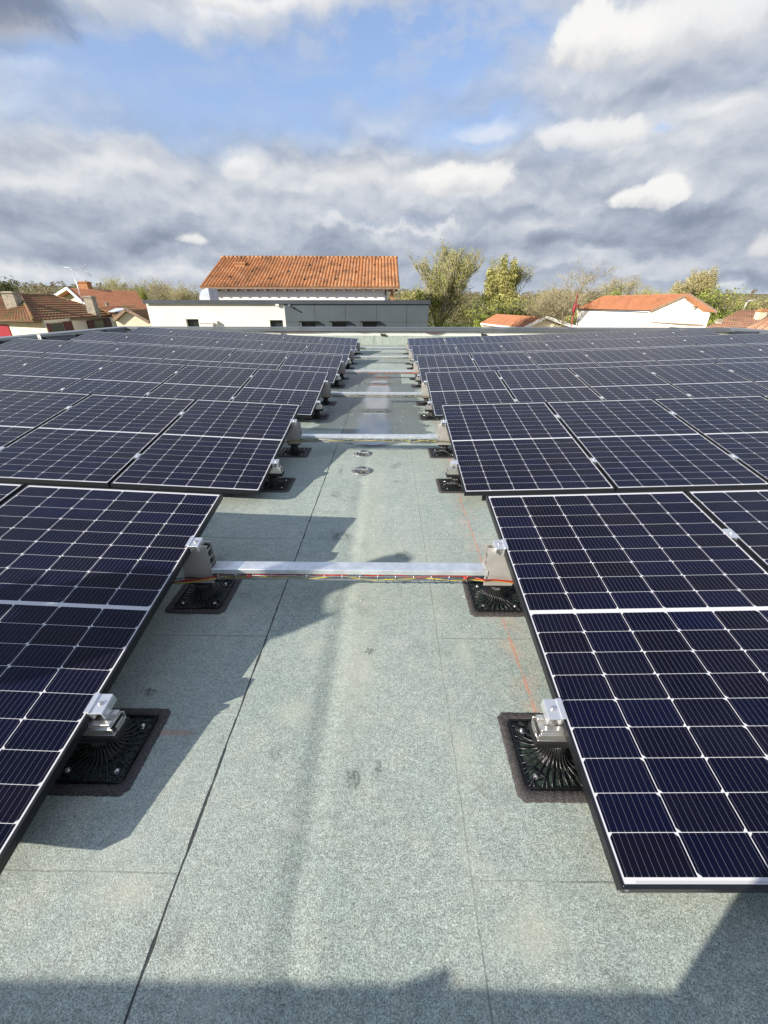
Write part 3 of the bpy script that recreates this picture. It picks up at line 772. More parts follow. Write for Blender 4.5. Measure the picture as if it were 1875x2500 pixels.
for row in range(6):
    t = tray0 if row == 0 else dup(tray0)
    yy = SUPY[1] + row*PITCHR - .002
    t.location = (0, yy, 0 if row not in (2, 3) else -.02)
    rown = 'nearest the camera' if row == 0 else ('at the far end of the roof' if row == 5 else f'{ORD[row]} from the camera')
    tag(t, f'galvanised cable tray with flat cover bridging the aisle, {rown}', 'cable tray', 'cable trays crossing the aisle')
    z0 = t.location.z
    for n_, (c, y_, z_) in enumerate(cable_sets[row]):
        rr = random.Random(row*10+n_)
        pts = [(XL0-.16, yy+y_-.04+rr.uniform(-.03, .02), z0+z_-.03), (XL0-.06, yy+y_-.045, z0+z_-.012)]
        x = XL0+.06
        pts.append((x, yy-.05, z0+z_-.004)); x += .09
        while x < XR0-.12:
            pts.append((x, yy+y_+rr.uniform(-.010, .010), z0+z_+rr.uniform(-.010, .006))); x += .085
        pts += [(XR0-.09, yy-.048, z0+z_), (XR0-.03, yy-.050, z0+z_+.002), (XR0+.10, yy-.052, z0+z_-.012)]
        q = MB()
        sp_pts = []
        for k in range(len(pts)-1):      # smooth resample
            p0 = Vector(pts[max(k-1, 0)]); p1 = Vector(pts[k]); p2 = Vector(pts[k+1]); p3 = Vector(pts[min(k+2, len(pts)-1)])
            for s_ in range(4):
                u = s_/4; sp_pts.append(.5*((2*p1) + (-p0+p2)*u + (2*p0-5*p1+4*p2-p3)*u*u + (-p0+3*p1-3*p2+p3)*u**3))
        sp_pts.append(Vector(pts[-1]))
        q.tube(sp_pts, .0034 if c != 'black' else .0030, 7)
        o = q.build('cable', MT[c])
        same = [m for m in cable_sets[row][:n_] if m[0] == c]
        extra = ' lying behind the first red one' if same else ''
        tag(o, f'{cname[c]} cable{extra} in the cable tray {rown}', 'cable', 'cables laid in the trays')
# red tape markers on the near tray
for k, px_ in enumerate((610, 1135)):
    xq = onz(px_, 1398, .165).x; q = MB(); q.tube([(xq-.012, 1.757-.046, .156), (xq+.012, 1.757-.046, .157)], .0065, 8)
    tag(q.build('cable_clip', MT['red']), 'small red connector on the near cable tray, ' + ('left of its middle' if k == 0 else 'near its right end'), 'connector', 'red connectors on the near tray')

# ---------------------------------------------------------------- drains
def make_drain(x, y, r, label):
    t = thing('roof_drain', label, 'roof drain', (x, y, 0), 0, 'round roof drains in the aisle')
    q = MB(); q.lathe([(r, .0), (r*.985, .004), (r*.94, .003), (r*.93, -.0), (r*.93, .0015)], k=36); q.build('rim', MT['membrane'], t)
    q = MB(); q.lathe([(0, .0016), (r*.94, .0016)], k=36); q.build('bowl', MT['dark'], t)
    q = MB(); rr = random.Random(int(y*10))
    for k in range(24):
        a = 2*math.pi*k/24 + rr.uniform(-.05, .05); s = rr.uniform(.85, 1.1)
        pts = []
        for f_ in np.linspace(.06, .93, 7):
            tw = a + .7*(1-f_)*rr.choice((1, 1, .5))
            pts.append((r*f_*math.cos(tw), r*f_*math.sin(tw), .004 + .017*s*math.sin(math.pi*min(1, f_*.9+.08))))
        q.tube(pts, .0019, 4)
    q.tube([(r*.9*math.cos(a), r*.9*math.sin(a), .005) for a in np.linspace(0, 2*math.pi, 30)], .0025, 5)
    q.build('wire_strainer', MT['wire'], t)
    q = MB()
    for k in range(26):
        a = rr.uniform(0, 6.28); f_ = rr.uniform(.1, .75); c_ = Vector((r*f_*math.cos(a), r*f_*math.sin(a), .004)); s = rr.uniform(.006, .014); th = rr.uniform(0, 6.28)
        u = Vector((math.cos(th), math.sin(th), rr.uniform(-.3, .3)))*s; v = Vector((-math.sin(th), math.cos(th), rr.uniform(-.3, .3)))*s*.5
        q.quad([c_-u, c_-v, c_+u, c_+v])
    tag(q.build('leaf_litter', MT['leaf_pale'], t), None, None, kind='stuff')
    return t
make_drain(-.255, 3.60, .105, 'round drain with bent wire strainer, the nearer of the two in the aisle')
make_drain(-.275, 4.09, .100, 'round drain with bent wire strainer, the farther of the two in the aisle')

# water film
q = MB(); rr = random.Random(4)
out_ = [(-.56, 4.6), (-.50, 4.45), (-.2, 4.36), (.1, 4.42), (.22, 4.6), (.236, 5.4), (.236, 6.6), (.236, 7.6), (.232, 8.3), (.2, 8.5), (-.1, 8.62), (-.4, 8.55), (-.56, 8.3), (-.565, 7.6), (-.565, 6.6), (-.565, 5.4)]
q.quad([(x, y, .0095) for x, y in out_])
tag(q.build('puddle', MT['water']), None, None, kind='structure')
gt = MB(); rr = random.Random(12)
for k in range(230):
    x, y = rr.uniform(-.9, .55), rr.uniform(.25, 1)**1.5*11; s_ = rr.uniform(.0015, .0042)*(1+y*.1); c_ = Vector((x, y, deck_full(x, y)+s_*.5))
    gt.lathe([(0, c_.z-s_), (s_, c_.z-s_*.2), (s_*.8, c_.z+s_*.5), (0, c_.z+s_*.8)], c_.x, c_.y, 5, sm=False)
tag(gt.build('grit', simple('pale_grit', (.62, .60, .54), .8, 0, .4, 30)), None, None, kind='stuff')
# orange scraps
for k in range(4):
    p = onz(921+k*9.5, 923, 0); q = MB(); q.tube([(-.025, 0, .006), (-.010, .0, .030), (0, 0, .010), (.010, 0, .028), (.025, .0, .006)], .005, 5); q.tube([(-.015, -.03, .006), (0, -.035, .012), (.015, -.03, .006)], .004, 5)
    o = q.build('plastic_clip', MT['orange']); o.location = p
    tag(o, 'bent orange plastic clip in the row of four lying on the wet aisle', 'clip', 'orange clips on the wet aisle')

# ---------------------------------------------------------------- neighbouring buildings
def tile_quad(m, TL, TR, BR, BL, cols, rows, amp=.03, step=.02, sub=6, under=.10):
    TL, TR, BR, BL = map(Vector, (TL, TR, BR, BL)); nrm = ((TR-BL).cross(TL-BR)).normalized()
    if nrm.z < 0: nrm = -nrm
    def P(u, v, h): return (TL*(1-u)+TR*u)*(1-v) + (BL*(1-u)+BR*u)*v + nrm*h
    nu = max(1, int(cols*sub))
    for r in range(rows):
        for (va, vb, ha, hb) in ((r/rows, (r+1)/rows, 0, step),):
            for i in range(nu):
                ua, ub = i/nu, (i+1)/nu
                ca, cb = ua*cols, ub*cols
                wa, wb = amp*abs(math.sin(math.pi*ca)), amp*abs(math.sin(math.pi*cb))
                A, B, C_, D_ = P(ua, va, ha+wa), P(ub, va, ha+wb), P(ub, vb, hb+wb), P(ua, vb, hb+wa)
                cu = min(math.floor((ca+cb)/2)+.3, cols)
                uvs = [(cu, r+.3)]*4
                m.quad([D_, C_, B, A], uvs, sm=False)
                m.quad([P(ua, vb, wa if r < rows-1 else -.02), P(ub, vb, wb if r < rows-1 else -.02), C_, D_], uvs)
    lo = [P(0, 0, -under), P(1, 0, -under), P(1, 1, -under), P(0, 1, -under)]
    hi_ = [P(0, 0, 0), P(1, 0, 0), P(1, 1, 0), P(0, 1, 0)]
    m.quad(lo)
    for k in range(4): m.quad([lo[k], lo[(k+1) % 4], hi_[(k+1) % 4], hi_[k]])
def bar(m, a, b, w, h, up=Vector((0, 0, 1))):
    a, b = Vector(a), Vector(b); d_ = (b-a).normalized(); s = d_.cross(up).normalized()*w/2; u = s.cross(d_).normalized()*h/2
    m.prism([a-s-u, a+s-u, a+s+u, a-s+u], b-a)
def wallq(m, a, b, zt, zb, th=.0):
    m.quad([(a[0], a[1], zb), (b[0], b[1], zb), (b[0], b[1], zt), (a[0], a[1], zt)])
FLAT = GZ
# long two-tone building just beyond our roof
Yb = 24.0
xl, xd, xr = at(354, 731, Yb).x, at(693, 733, Yb).x, at(1047, 735, Yb).x
zt = at(700, 733.5, Yb).z
bt = thing('building', 'long flat-roofed building, cream render on the left and slate grey panels on the right', 'building', (0, Yb, 0))
m = MB()
def holes_wall(m, x0, x1, z0, z1, holes, y=0, depth=.25):
    xsx = sorted({x0, x1, *[h for q_ in holes for h in q_[:2]]}); zsx = sorted({z0, z1, *[h for q_ in holes for h in q_[2:]]})
    for i in range(len(xsx)-1):
        for j in range(len(zsx)-1):
            cx_, cz_ = (xsx[i]+xsx[i+1])/2, (zsx[j]+zsx[j+1])/2
            if any(h[0] < cx_ < h[1] and h[2] < cz_ < h[3] for h in holes): continue
            m.quad([(xsx[i], y, zsx[j]), (xsx[i+1], y, zsx[j]), (xsx[i+1], y, zsx[j+1]), (xsx[i], y, zsx[j+1])])
    for h in holes:
        a, b_, c, e_ = h
        m.quad([(a, y, c), (a, y, e_), (a, y+depth, e_), (a, y+depth, c)]); m.quad([(b_, y, c), (b_, y+depth, c), (b_, y+depth, e_), (b_, y, e_)])
        m.quad([(a, y, e_), (b_, y, e_), (b_, y+depth, e_), (a, y+depth, e_)]); m.quad([(a, y, c), (a, y+depth, c), (b_, y+depth, c), (b_, y, c)])
def pxr(x0, x1, y0, hgt=1.1): p = at(x0, y0, Yb); q_ = at(x1, y0, Yb); return (p.x, q_.x, p.z-hgt, p.z)
hw_ = [pxr(453, 484, 779), pxr(658, 690, 781.5)]
hd_ = [pxr(737, 771, 787), pxr(811, 846, 787), pxr(885, 920, 787)]
holes_wall(m, xl, xd, FLAT, zt-.05, hw_)
m.quad([(xl, 0, FLAT), (xl, 0, zt-.05), (xl, 12, zt-.05), (xl, 12, FLAT)]); m.quad([(xl, 12, FLAT), (xl, 12, zt-.05), (xr, 12, zt-.05), (xr, 12, FLAT)])
m.build('rendered_wall', MT['render_white'], bt)
m = MB(); holes_wall(m, xd, xr, FLAT, zt-.05, hd_, -.06, .3); m.quad([(xr, -.06, FLAT), (xr, 12, FLAT), (xr, 12, zt-.05), (xr, -.06, zt-.05)]); m.quad([(xd, -.06, FLAT), (xd, -.06, zt-.05), (xd, 0, zt-.05), (xd, 0, FLAT)])
m.build('panel_cladding', MT['cladding'], bt)
m = MB()
for px_ in (768, 843, 919, 993): x_ = at(px_, 760, Yb-.06).x; m.box(x_-.008, x_+.008, -.063, -.05, FLAT, zt-.05)
z_ = at(850, 786, Yb).z; 
for (a, b_) in ((xd, hd_[0][0]-.05), (hd_[0][1]+.05, hd_[1][0]-.05), (hd_[1][1]+.05, hd_[2][0]-.05), (hd_[2][1]+.05, xr)): m.box(a, b_, -.062, -.05, z_-.006, z_+.006)
m.build('panel_joints', MT['dark'], bt)
m = MB(); m.box(xl-.08, xr+.08, -.14, 12.1, zt-.05, zt+.02); m.box(xl-.08, xr+.08, -.14, -.12, zt-.16, zt-.052); m.build('coping', MT['coping'], bt)
m = MB(); m.quad([(xl, 0, zt-.3), (xr, 0, zt-.3), (xr, 12, zt-.3), (xl, 12, zt-.3)]); m.build('roof', MT['membrane'], bt)
for h in hw_ + hd_:
    fr_ = MB(); y_ = .16
    a, b_, c, e_ = h; w_ = .05
    fr_.box(a, b_, y_, y_+.06, e_-w_, e_); fr_.box(a, b_, y_, y_+.06, c, c+w_); fr_.box(a, a+w_, y_, y_+.06, c+w_, e_-w_); fr_.box(b_-w_, b_, y_, y_+.06, c+w_, e_-w_)
    f_ = fr_.build('window', MT['dark'], bt)
    g_ = MB(); g_.quad([(a+w_, y_+.03, c+w_), (b_-w_, y_+.03, c+w_), (b_-w_, y_+.03, e_-w_), (a+w_, y_+.03, e_-w_)]); g_.build('pane', MT['glass'], f_)
for h in hd_:
    q = MB(); q.box(h[0]-.12, h[1]+.16, -.30, -.07, h[3]+.04, h[3]+.07); q.tube([(h[0]-.08, -.28, h[3]+.04), (h[0]-.08, -.28, h[2])], .012, 5); q.tube([(h[1]+.12, -.28, h[3]+.04), (h[1]+.12, -.28, h[2])], .012, 5); q.build('sun_shade', MT['dark'], bt)
def on_bt(px_, py_, off=0): p = at(px_, py_, Yb+off); return p
p = on_bt(715, 751); cm = thing('security_camera', 'small dark camera arm on the slate grey cladding', 'camera', (p.x-.15, Yb-.06, p.z+.1))
q = MB(); q.box(-.06, .06, -.05, 0, -.06, .06); q.build('mount', MT['coping_light'], cm); q = MB(); q.tube([(0, -.03, 0), (.12, -.12, -.06), (.30, -.2, -.16)], [.03, .035, .045], 8); q.build('housing', MT['plastic2'], cm)
p = on_bt(684, 745); cm = thing('wall_lamp', 'small white floodlight high on the cream wall next to the grey cladding', 'wall lamp', (p.x-.1, Yb, p.z))
q = MB(); q.box(-.11, .06, -.14, -.05, -.03, .05); q.build('lamp_head', MT['white_wood'], cm); q = MB(); q.tube([(0, 0, .05), (.02, -.06, .02), (.06, -.1, -.07)], .02, 6); q.build('arm', MT['white_wood'], cm)
p0, p1 = at(491, 784, Yb), at(534, 795, Yb)
ac = thing('air_conditioner', 'cream air conditioning unit low on the cream wall', 'air conditioner', ((p0.x+p1.x)/2, Yb, p0.z))
w2 = (p1.x-p0.x)/2; q = MB(); q.box(-w2, w2*.62, -.34, 0, -.62, -.03); q.box(-w2, w2, -.3, 0, -.7, -.64); bevel(q.build('casing', MT['render_white'], ac), .02); q = MB(); q.box(w2*.75, w2, -.2, 0, -.5, .02); q.build('duct', MT['render_white'], ac)
q = MB(); q.box(-w2*.85, w2*.4, -.345, -.342, -.12, -.08); q.build('vent_slot', MT['cement'], ac)
# rooflight wedge
p0, p1, p2 = at(486, 727, 26), at(512, 727, 26), at(511, 703, 26)
rl = thing('rooflight', 'small cloudy wedge-shaped rooflight left of the tiled house', 'rooflight', (p0.x, 26, zt-.28))
q = MB(); w_ = p1.x-p0.x; h_ = p2.z-zt+.28
arc = [(0, 0, .30)] + [(w_*(1-math.cos(a)), 0, .30+(h_-.30)*math.sin(a)) for a in np.linspace(.15, math.pi/2, 8)] + [(w_, 0, .30)]
q.prism(arc, (0, 1.4, 0)); q.build('dome', MT['acrylic'], rl); q = MB(); q.box(-.05, w_+.05, -.05, 1.45, 0, .30); q.build('kerb', MT['render_white'], rl)

# tall house with long orange roof
hz_ = thing('house', 'white house with a long orange roman-tiled roof behind the two-tone building', 'house', (0, 0, 0))
Ye, Yr = 34.0, 38.4
BL, BR, TL, TR = at(487, 697, Ye), at(976, 705, Ye), at(540, 628, Yr), at(970, 633, Yr)
ez = (BL.z+BR.z)/2; rz_ = (TL.z+TR.z)/2
BL.z, BR.z = ez+.02, ez-.0; TL.z = rz_+.02; TR.z = rz_
m = MB(); tile_quad(m, TL, TR, BR, BL, 58, 16, .075, .03, 6)
m.build('roof', MT['tile_orange'], hz_)
m = MB(); BL2 = Vector((BL.x, 2*Yr-Ye, BL.z)); BR2 = Vector((BR.x, 2*Yr-Ye, BR.z)); tile_quad(m, TR, TL, BL2, BR2, 29, 6, .07, .03, 2); m.build('rear_roof', MT['tile_orange'], hz_)
rg = MB()
nrid = 42
for k in range(nrid):
    a = TL.lerp(TR, k/nrid); b_ = TL.lerp(TR, (k+1.08)/nrid); rg.tube([a+Vector((0, 0, .02)), b_+Vector((0, 0, .045))], [.11, .13], 8)
rg.build('ridge_tiles', MT['tile_orange'], hz_)
m = MB(); x0, x1 = BL.x+.85, BR.x-.95; y0_, y1_ = Ye+.6, 2*Yr-Ye-.6; zw = ez-.02+.0
m.box(x0, x1, y0_, y1_, GZ, ez+.05)
gz_ = rz_-.25
for x_ in (x0, x1): m.prism([(x_-.01, y0_, ez), (x_-.01, y1_, ez), (x_-.01, Yr, gz_)], (.02, 0, 0))
m.build('wall', MT['wall_white'], hz_)
for k in range(20):
    f_ = (k+.6)/20.2; x_ = BL.x+(BR.x-BL.x)*f_; q = MB(); q.box(x_-.06, x_+.06, Ye+.03, Ye+.7, ez-.24, ez-.13); q.build('rafter_tail', MT['timber'], hz_)
q = MB(); q.box(BL.x+.05, BR.x-.05, Ye-.01, Ye+.02, ez-.13, ez-.02); q.build('fascia', MT['timber'], hz_)
x_ = at(941, 715, Ye+.5).x; q = MB(); q.tube([(x_, Ye+.5, ez-.15), (x_, Ye+.5, GZ)], .06, 8); q.build('downpipe', MT['coping_light'], hz_)
x_ = at(958, 715, Ye+.4).x; q = MB(); q.box(x_-.14, x_+.10, Ye+.55, Ye+.8, GZ, ez-.1); q.build('corner_post', MT['brick'], hz_)
def on_roof(px_, py_):  # point on the front slope under a pixel
    d_ = px_dir(px_, py_); n_ = (TR-BL).cross(TL-BR).normalized(); o_ = Vector((0, 0, CAM_H)); return o_ + d_*((BL-o_).dot(n_)/d_.dot(n_))
p = on_roof(589, 648); q = MB(); q.box(p.x-.38, p.x+.38, p.y-.3, p.y+.3, p.z-.15, p.z+.10); q.box(p.x-.45, p.x+.45, p.y-.36, p.y+.36, p.z+.10, p.z+.20); q.build('roof_vent', MT['brick'], hz_)
for (px_, py_) in ((616, 665), (659, 684), (705, 666), (744, 686), (757, 651), (781, 667), (821, 685), (829, 651), (870, 668), (913, 685), (914, 651), (563, 681)):
    p = on_roof(px_, py_); q = MB(); q.tube([p+Vector((0, -.03, .06)), p+Vector((0, .25, .15))], [.075, .06], 8); q.build('vent_tile', MT['dark'], hz_)

# polygonal house builder for the neighbours: roof quads given by their corner points, walls by eave lines
def roofpart(parent, name, pts, cols, rows, mat, amp=.03, step=.03, sub=2):
    m = MB(); tile_quad(m, *pts, cols, rows, amp, step, sub); return m.build(name, mat, parent)
def chimney(parent, x0, x1, ytop, ybot, Y, matn, lean=0, cap='tile'):
    a, b_ = at(x0, ybot, Y), at(x1, ybot, Y); t_ = at((x0+x1)/2, ytop, Y); w_ = (b_.x-a.x)/2; cx_ = (a.x+b_.x)/2
    q = MB(); q.box(cx_-w_, cx_+w_, Y-w_*.8, Y+w_*.8, a.z-.8, t_.z-.16); c = q.build('chimney', MT[matn], parent)
    q = MB(); q.box(cx_-w_*1.2, cx_+w_*1.2, Y-w_, Y+w_, t_.z-.16, t_.z-.08); q.box(cx_-w_*.8, cx_+w_*.8, Y-w_*.7, Y+w_*.7, t_.z-.078, t_.z); q.build('chimney_cap', MT['cement' if cap != 'tile' else 'brick'], c)
    return c
# mossy brown hip-roofed house on the left
A = thing('house', 'cream house with mossy brown hipped roof and dark red shutters at the far left', 'house')
ez = .135
c0 = onz(84, 783, ez); cr_ = onz(281, 769.5, ez); cl_ = onz(-190, 773, ez)
r0, r1 = at(50, 722, 45), at(132, 722, 52); r0.z = r1.z = (r0.z+r1.z)/2; rl_ = at(24, 722, 47); rl_.z = r0.z
roofpart(A, 'roof', (r0, r1, cr_, c0), 26, 11, MT['tile_brown'], .04, .075)
roofpart(A, 'hip_roof', (rl_, r0, c0, cl_), 40, 15, MT['tile_brown'], .06, .045)
q = MB(); q.tube([c0+Vector((0, 0, .06)), r0+Vector((0, 0, .06))], .13, 6); q.tube([r0+Vector((0, 0, .05)), r1+Vector((0, 0, .05))], .11, 6); q.tube([r1+Vector((0, 0, .05)), cr_+Vector((0, 0, .05))], .11, 6); q.build('ridge_tiles', MT['tile_brown'], A)
cen = (c0+cr_+cl_)/3
def inset(p, f_=.05, ref=None): ref = ref or cen; return p.lerp(Vector((ref.x, ref.y, p.z)), f_)
w0 = Vector((c0.x+.25, c0.y+.7, 0)); wr = Vector((cr_.x-.9, cr_.y+.2, 0)); wl = Vector((cl_.x+.3, cl_.y+.8, 0))
m = MB(); wallq(m, wl, w0, ez, GZ); wallq(m, w0, wr, ez, GZ); back = Vector((wr.x-8, wr.y+9, 0)); wallq(m, wr, back, ez, GZ); m.build('wall', MT['wall_cream'], A)
q = MB(); q.tube([cl_+Vector((0, 0, -.12)), c0+Vector((0, 0, -.12)), cr_+Vector((0, 0, -.12))], .07, 6); q.build('gutter', MT['timber'], A)
q = MB(); q.tube([Vector((w0.x+.05, w0.y-.1, ez-.1)), Vector((w0.x+.05, w0.y-.1, GZ))], .05, 6); q.build('downpipe', MT['wall_cream'], A)
def wall_rect(parent, name, a, b_, f0, f1, z0, z1, mat, off=.04):
    a, b_ = Vector(a), Vector(b_); d_ = (b_-a); n_ = Vector((d_.y, -d_.x, 0)).normalized()*off
    p, q_ = a+d_*f0+n_, a+d_*f1+n_
    m = MB(); m.prism([(p.x, p.y, z0), (q_.x, q_.y, z0), (q_.x, q_.y, z1), (p.x, p.y, z1)], -n_*.9); return m.build(name, mat, parent)
def frac_at(a, b_, px_):   # fraction along plan segment a-b seen at pixel column px (row 790)
    best = min(range(401), key=lambda k: abs(((Vector((a.x+(b_.x-a.x)*k/400, a.y+(b_.y-a.y)*k/400, 0))-Vector((0, 0, CAM_H))).dot(RT2) / (Vector((a.x+(b_.x-a.x)*k/400, a.y+(b_.y-a.y)*k/400, 0))-Vector((0, 0, CAM_H))).dot(FW))*FPX+937.5-px_))
    return best/400
def pz(a, b_, f_, py_):
    p = a.lerp(b_, f_); lo, hi2 = -6, 6
    for _ in range(40):
        mid = (lo+hi2)/2; d_ = Vector((p.x, p.y, mid-CAM_H)); yy_ = 1250 - FPX*d_.dot(UP2)/d_.dot(FW)
        if yy_ > py_: lo = mid
        else: hi2 = mid
    return mid
for (a0, a1, b0, b1, top, bot) in ((96, 117, 151, 171, 790, 806), (208, 223, 249, 275, 782, 798)):
    z1 = pz(w0, wr, frac_at(w0, wr, (a0+a1)/2), top); z0 = z1-1.25
    F = lambda p_: frac_at(w0, wr, p_)
    wdo = wall_rect(A, 'window', w0, wr, F(a1), F(b0), z0, z1, MT['timber'], .05)
    wall_rect(wdo, 'pane', w0, wr, F(a1)+.012, F(b0)-.012, z0+.08, z1-.08, MT['glass'], .07)
    wall_rect(A, 'shutter', w0, wr, F(a0), F(a1), z0, z1, MT['shutter'], .10); wall_rect(A, 'shutter', w0, wr, F(b0), F(b1), z0, z1+.02, MT['shutter'], .10)
f1_ = frac_at(wl, w0, 17); z1 = pz(wl, w0, f1_, 793); wall_rect(A, 'door', wl, w0, max(0, f1_-.25), f1_, z1-2.1, z1, MT['red_paint'], .08)
chimney(A, 30, 58, 711, 766, 41, 'cement', cap='c')
# orange-roofed house behind it
Bq = thing('house', 'cream gabled house with clean orange roof and white barge boards behind the left houses', 'house')
ap, rr_, er, el_ = at(166, 704, 58.5), at(331, 711, 65.5), at(364, 756, 60), at(216, 749, 54)
al = at(135, 723, 63); back_e = Vector((al.x+(rr_.x-ap.x), al.y+(rr_.y-ap.y), al.z))
roofpart(Bq, 'roof', (ap, rr_, er, el_), 40, 15, MT['tile_red'], .04, .04)
roofpart(Bq, 'rear_roof', (rr_, ap, al, back_e), 20, 8, MT['tile_red'], .04, .04)
m = MB(); w_ = .6
def gable(m, apx, a, b_, zb, inn=Vector((0, 0, 0))):
    m.quad([Vector((a.x, a.y, zb))+inn, Vector((b_.x, b_.y, zb))+inn, b_+inn, apx+inn, a+inn])
inn = Vector((.5, .9, -.15)); gable(m, ap, al.lerp(ap, .1), el_.lerp(ap, .05), GZ, inn)
m.quad([Vector((el_.x, el_.y, GZ))+inn, Vector((er.x, er.y, GZ))+inn, er+inn, el_+inn]); m.build('wall', MT['wall_cream'], Bq)
m = MB(); bar(m, ap+Vector((-.05, -.15, 0)), al+Vector((-.05, -.15, 0)), .12, .30); bar(m, ap+Vector((-.05, -.15, 0)), el_+Vector((-.05, -.15, 0)), .12, .30); m.build('barge_board', MT['white_wood'], Bq)
chimney(Bq, 200, 222, 687, 708, 61, 'brick')
p = at(261, 743, 56); q = MB(); q.tube([p+Vector((0, 0, -.4)), p+Vector((0, 0, .1))], .2, 10); q.tube([p+Vector((0, 0, .1)), p+Vector((0, 0, .2))], [.28, .1], 10); q.build('roof_vent', MT['cement'], Bq)
# dark-roofed annex with small gable
Cq = thing('house', 'low annex with dark mossy roof and small cream gable beside the cream wall', 'house')
a_, b_, c_, d_ = at(238, 748, 52), at(327, 744, 54), at(366, 779, 47), at(285, 776, 46)
roofpart(Cq, 'roof', (a_, b_, c_, d_), 16, 8, MT['tile_brown'], .05, .06)
g0, g1, g2 = at(307, 755, 42), at(277, 782, 42), at(364, 787, 42)
m = MB(); gable(m, g0, g1, g2, GZ, Vector((0, .35, -.1))); m.build('wall', MT['wall_cream'], Cq)
dd = Vector((.6, 5, .0)); roofpart(Cq, 'gable_roof', (g0, g0+dd, g2+dd, g2), 8, 6, MT['tile_brown'], .04, .04); roofpart(Cq, 'gable_roof', (g0+dd, g0, g1, g1+dd), 8, 6, MT['tile_brown'], .04, .04)
m = MB(); bar(m, g0, g1, .1, .26); bar(m, g0, g2, .1, .26); m.build('barge_board', MT['timber'], Cq)
sk = MB(); p = at(280, 762, 48.5); sk.prism([p+Vector((-.7, 0, 0)), p+Vector((.55, 0, 0)), p+Vector((1.0, .9, .32)), p+Vector((-.3, .9, .32))], (0, 0, .06)); sk.build('skylight', MT['acrylic'], Cq)
chimney(Cq, 216, 236, 722, 753, 47, 'cement', cap='c')
# aerial
pm = at(205, 752, 50)
an = thing('tv_aerial', 'tall television aerial mast rising between the two orange and brown roofs', 'aerial', (pm.x, 50, pm.z-1))
tp = at(189, 655, 50); top = tp-Vector((pm.x, 50, pm.z-1)); pmx = pm.x
q = MB(); q.tube([(0, 0, 0), (0, 0, top.z*1.0)], .035, 6); q.build('mast', MT['zinc'], an)
q = MB(); l_ = at(134, 650, 50).x-pmx; r_ = at(207, 657, 50).x-pmx; zz_ = at(140, 650, 50).z-(pm.z-1); zr_ = at(205, 657, 50).z-(pm.z-1)
bz = lambda f_: Vector((l_+(r_-l_)*f_, 0, zz_+(zr_-zz_)*f_))
q.tube([bz(0), bz(1)], .025, 5)
for k in range(16): c_ = bz(k/16); q.tube([c_+Vector((-.05, -.28, -.02)), c_+Vector((.05, .28, .02))], .015, 4)
q.build('boom', MT['zinc'], an)
q = MB()
for s_ in (-1, 1):
    for k in range(5): c_ = bz(1)+Vector((.06+.08*k, 0, s_*(.12+.13*k))); q.tube([c_+Vector((0, -.35, 0)), c_+Vector((0, .35, 0))], .012, 4)
    q.tube([bz(1), bz(1)+Vector((.42, 0, s_*.72))], .016, 4)
q.build('reflector', MT['zinc'], an)
q = MB(); zl = at(189, 684, 50).z-(pm.z-1); q.tube([(-.3, 0, zl), (.25, 0, zl)], .02, 5); q.tube([(-.18, 0, zl-.02), (-.18, 0, zl+.02)], .03, 5); q.tube([(-.1, -.2, top.z-.15), (.5, .2, top.z-.2)], .016, 4); q.build('cross_arm', MT['zinc'], an)

# right hand side --------------------------------------------------
D_ = thing('garage', 'small garage with orange roof and white gable below the trees', 'garage')
ez = -.95
a_, b_, c_, d_ = at(1212, 766.5, 60), at(1331, 774, 48.7), onz(1279, 800, ez), onz(1173, 788, ez)
roofpart(D_, 'roof', (a_, b_, c_, d_), 30, 13, MT['tile_red'], .03, .03)
e_ = at(1412, 801, 48); e_.z = min(e_.z, ez+.1); f_ = e_ + (a_-b_)
roofpart(D_, 'rear_roof', (b_, a_, f_, e_), 20, 8, MT['tile_red'], .03, .03)
m = MB(); gable(m, b_, c_, e_, GZ, Vector((-.3, .5, -.12))); m.quad([Vector((d_.x+.3, d_.y+.5, GZ)), Vector((c_.x-.3, c_.y+.5, GZ)), Vector((c_.x-.3, c_.y+.5, ez)), Vector((d_.x+.3, d_.y+.5, ez))]); m.build('wall', MT['wall_cream'], D_)
m = MB(); v_ = Vector((.05, -.12, -.02)); bar(m, b_+v_, c_+v_, .1, .30); bar(m, b_+v_, e_+v_, .1, .30); bar(m, c_+Vector((0, -.1, -.12)), d_+Vector((0, -.1, -.12)), .1, .2); m.build('barge_board', MT['white_wood'], D_)
p = (a_+b_+c_+d_)/4; q = MB(); q.tube([p+Vector((0.6, 0, 0)), p+Vector((.6, .1, .25))], .08, 6); q.build('vent_tile', MT['dark'], D_)

E_ = thing('house', 'large pale pink house with orange roof and gable facing right', 'house')
rl2, rr2 = at(1473, 720.5, 45.8), at(1679, 720, 34.3); zr2 = (rl2.z+rr2.z)/2; 
eL, eC, eR = at(1410, 754, 48.5), at(1587, 758, 37), at(1749, 761, 31.5)
zz_ = (eL.z+eC.z+eR.z)/3
rl2.z = rr2.z = zr2
for v_ in (eL, eC, eR): v_.z = v_.z*.7+zz_*.3
eB = eR + (rl2-rr2)
roofpart(E_, 'roof', (rl2, rr2, eC, eL), 46, 20, MT['tile_red'], .035, .035, 3)
roofpart(E_, 'rear_roof', (rr2, rl2, eB, eR), 30, 12, MT['tile_red'], .035, .035)
cg = (eL+eC+eR+eB)/4
def ins(p, k=.06): q_ = p.lerp(Vector((cg.x, cg.y, p.z)), k); q_.z -= .12; return q_
m = MB(); gable(m, ins(rr2, .02)+Vector((0, 0, -.05)), ins(eC, .06), ins(eR, .05), GZ); m.build('gable_wall', MT['wall_pink'], E_)
